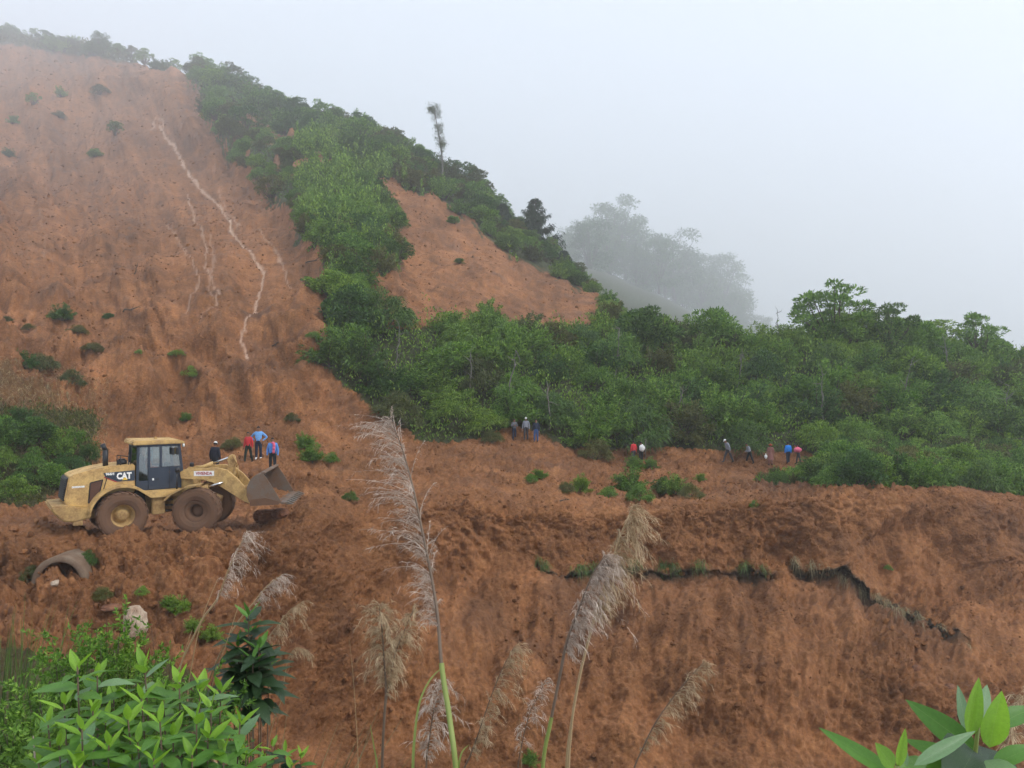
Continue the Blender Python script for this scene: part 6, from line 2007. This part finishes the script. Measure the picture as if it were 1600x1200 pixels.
# the plant at the lower right: every leaf laid from base to tip
def corner_plant():
    d0 = 1.45
    foot = at(1500, 1300, d0); foot[2] = ground(foot[0], d0) - 0.03
    e = empty("broad_leaf_plant", Vector(foot))
    rows = [  # base px,py, tip px,py, base depth offset, tip depth offset, width/length, kind, material, roll
        (1514, 1152, 1526, 1057, 0, .02, 0.85, 'young', M_BROAD_YOUNG, 1.2), (1546, 1168, 1563, 1073, -.02, -.06, 1.0, 'young', M_BROAD_YOUNG, 1.0),
        (1508, 1142, 1500, 1070, .05, .08, 0.9, 'flat', M_BROAD_PALE, 1.3), (1530, 1124, 1546, 1068, .06, .10, 1.1, 'flat', M_BROAD_PALE, 1.2),
        (1528, 1175, 1419, 1096, .02, .05, 1.0, 'flat', M_BROAD, 0.35), (1428, 1196, 1528, 1138, -.12, -.10, 0.55, 'flat', M_BROAD_PALE, 0.6),
        (1512, 1192, 1412, 1156, .08, .14, 0.9, 'flat', M_BROAD, 0.2), (1555, 1135, 1622, 1098, .04, .08, 1.0, 'flat', M_BROAD, 0.3),
        (1552, 1196, 1620, 1158, -.05, -.06, 1.0, 'big', M_BROAD, 0.2), (1400, 1212, 1280, 1137, 0, .06, 0.62, 'flat', M_BROAD, 0.5),
        (1397, 1200, 1364, 1158, -.02, -.03, 1.25, 'young', M_BROAD_YOUNG, 0.9), (1403, 1200, 1413, 1136, 0, .01, 0.75, 'young', M_BROAD_YOUNG, 1.2),
        (1415, 1200, 1408, 1150, .03, .06, 0.9, 'flat', M_BROAD_PALE, 1.0), (1405, 1205, 1470, 1180, .02, .06, 0.9, 'big', M_BROAD, 0.2),
        (1520, 1185, 1480, 1235, -.04, -.2, 1.1, 'droop', M_BROAD, 0.0), (1540, 1188, 1600, 1230, -.04, -.18, 1.1, 'droop', M_BROAD_PALE, 0.1),
        (1520, 1172, 1508, 1215, .0, -.2, 1.1, 'big', M_BROAD_DARK, 0.0), (1480, 1205, 1440, 1190, .05, .12, 1.2, 'big', M_BROAD, 0.1), (1530, 1165, 1545, 1200, 0.1, -.1, 1.3, 'big', M_BROAD_DARK, 0.1)]
    for bx, by, tx, ty, db, dt, wd, kind, mat, roll in rows:
        a, b = at(bx, by, d0 + db), at(tx, ty, d0 + dt)
        L = float(np.linalg.norm(b - a))
        put_leaf(e, Vector(a - foot), b - a, L, kind, mat, (roll - 0.6) * 0.7, wd, (-0.45, -0.8, 0.55))
    for tipx, tipy in ((1528, 1135), (1402, 1195)):
        C = curve([at(tipx, tipy, d0), at(tipx - 8, tipy + 120, d0 + .02), foot], 14)
        v, f = tube((C - foot)[::-1], np.linspace(0.006, 0.0035, 14), 7)
        link("stem", np_mesh("stem", v, f, True), M_STEM_GREEN, e)
    tag(e, "plant with broad bright green leaves reaching in at the lower right corner", "plant")
corner_plant()

# ---- feathery bright bushes and grass at the bottom left
def feathery(name, spots, d, H, label, mat, seed, L=0.05, W=0.011):
    rg = np.random.default_rng(seed)
    parts, st = [], []
    p0 = at(spots[0][0], spots[0][1], d)
    cx = np.mean([at(x, y, d)[0] for x, y in spots]); base = np.array([cx, d + 0.1, ground(cx, d + 0.1) - 0.05])
    for x, y in spots:
        for j in range(7):
            tip = at(x + rg.normal(0, 24), y + rg.normal(4, 16), d + rg.normal(0, 0.16))
            root = base + rg.normal(0, 0.15, 3) * np.array([1, 1, 0])
            m = (root + tip) / 2 + np.array([rg.normal(0, 0.05), 0, 0.12])
            t = np.linspace(0, 1, 12)[:, None]
            C = (1 - t) ** 2 * root + 2 * t * (1 - t) * m + t ** 2 * tip
            st.append(tube(C, np.linspace(0.005, 0.0012, 12), 4))
            for k in range(12):                       # twigs with tiny leaves
                u = rg.uniform(0.45, 1.0)
                q = np.array([np.interp(u, t[:, 0], C[:, a]) for a in range(3)])
                dv = unit(unit(C[-1] - C[-4]) * 0.9 + rg.normal(0, 0.55, 3))
                l = H * rg.uniform(0.10, 0.26) * (1.25 - u * 0.6)
                n = 26
                s = rg.uniform(0.05, 1, n)[:, None]
                b = q + dv * l * s + np.array([0, 0, -0.15]) * l * s ** 2
                parts.append(leaves(rg, b, unit(dv + rg.normal(0, 0.7, (n, 3))), L * 0.62, W, 0.1, 0.2, 0.1))
    e = empty(name, Vector(base))
    v, f = cat(parts); link("foliage", np_mesh("foliage", v - base, f), mat, e)
    v, f = cat(st); link("stem", np_mesh("stem", v - base, f, True), M_BARK, e)
    tag(e, label, "bush")
feathery("feathery_bush", [(135, 985), (110, 1010), (160, 1000), (85, 1040), (140, 1030), (60, 1060)], 4.4, 0.9, "feathery yellow green bush at the lower left, leftmost of its kind", M_LEAF_C, 61)
feathery("feathery_bush", [(190, 970), (200, 1000), (215, 1020), (180, 1030), (235, 1035)], 4.6, 0.9, "feathery yellow green bush under the pale boulder", M_LEAF_C, 62)
feathery("feathery_bush", [(30, 1100), (60, 1120), (20, 1150), (70, 1165), (40, 1185), (90, 1100)], 3.6, 0.8, "feathery green bush in the bottom left corner", M_LEAF_A, 63)
feathery("feathery_bush", [(265, 1060), (250, 1090), (300, 1090), (330, 1070), (350, 1120)], 3.9, 0.7, "feathery bush behind the right leafy clump", M_LEAF_A, 64)
def front_grass():
    rg = np.random.default_rng(15)
    P = []
    for _ in range(5200):
        px = rg.uniform(-330, 430); d = rg.uniform(3.2, 9.5)
        x = (px - 800) / F * d
        P.append((x, d, ground(x, d)))
    P = np.array(P); n = len(P)
    v, f = blades(rg, P, rg.normal(0, 0.33, (n, 3)) + np.array([0.12, -0.05, 1.0]), 0.95, 0.011, 0.35, 5)
    tag(link("bank_grass_green", np_mesh("bank_grass_green", v, f), M_GRASS), "long green grass on the bank at the lower left", None, None, "stuff")
    P = []
    for _ in range(1500):
        px = rg.uniform(300, 1900); d = rg.uniform(2.0, 7.5)
        x = (px - 800) / F * d
        P.append((x, d, ground(x, d)))
    P = np.array(P); n = len(P)
    v, f = blades(rg, P, rg.normal(0, 0.35, (n, 3)) + np.array([0.0, 0.0, 1.0]), 0.6, 0.010, 0.4, 4)
    tag(link("bank_grass_mixed", np_mesh("bank_grass_mixed", v, f), M_DRY), "dry grass on the bank below the camera", None, None, "stuff")
front_grass()
def tussock(px, py, d, H, n, mat, label, seed, lean=0.1):
    rg = np.random.default_rng(seed)
    x, _, z = at(px, py, d)
    base = np.array([x, d, ground(x, d)])
    top = z - base[2]
    b = base + rg.normal(0, 0.10, (n, 3)) * np.array([1, 1, 0])
    v, f = blades(rg, b, rg.normal(0, 0.16, (n, 3)) + np.array([lean, 0, 1.0]), top * 1.05, 0.012, 0.22, 6)
    o = link("grass_tussock", np_mesh("grass_tussock", v - base, f), mat, None, Vector(base))
    tag(o, label, "grass")
tussock(12, 950, 6.5, 1.6, 260, M_GRASS, "tall green grass tussock at the left edge", 71)
tussock(45, 985, 6.0, 1.6, 200, M_GRASS, "green grass tussock right of the one at the left edge", 72, 0.25)
tussock(95, 1010, 6.2, 1.4, 120, M_DRY, "straw coloured tussock behind the feathery bushes", 73, 0.2)
tussock(398, 1105, 4.6, 0.7, 70, M_DRY, "dry curling tussock below the dark glossy shrub", 74, 0.35)
# ------------------------------------------------------------------ mist
def make_haze():
    me = bpy.data.meshes.new("haze")
    bm = bmesh.new()
    bmesh.ops.create_cube(bm, size=1.0)
    bm.to_mesh(me); bm.free()
    m = bpy.data.materials.new("mist")
    m.use_nodes = True
    n = m.node_tree.nodes; n.clear()
    out = n.new("ShaderNodeOutputMaterial")
    v = n.new("ShaderNodeVolumePrincipled")
    v.inputs["Color"].default_value = (0.985, 0.985, 0.985, 1)
    v.inputs["Density"].default_value = HAZE
    v.inputs["Anisotropy"].default_value = 0.3
    m.node_tree.links.new(v.outputs[0], out.inputs["Volume"])
    z0, z1 = float(Z.min()) - 1.0, HAZE_TOP
    y0, y1 = -30.0, 3060.0
    xw = float(np.abs(X).max()) + 20
    o = link("haze", me, m, None, (0, (y0 + y1) / 2, (z0 + z1) / 2), None, (2 * xw, y1 - y0, z1 - z0))
    tag(o, "pale mist hanging over the whole hillside", None, None, "stuff")
HAZE, HAZE_TOP = 0.00078, 590.0
make_haze()
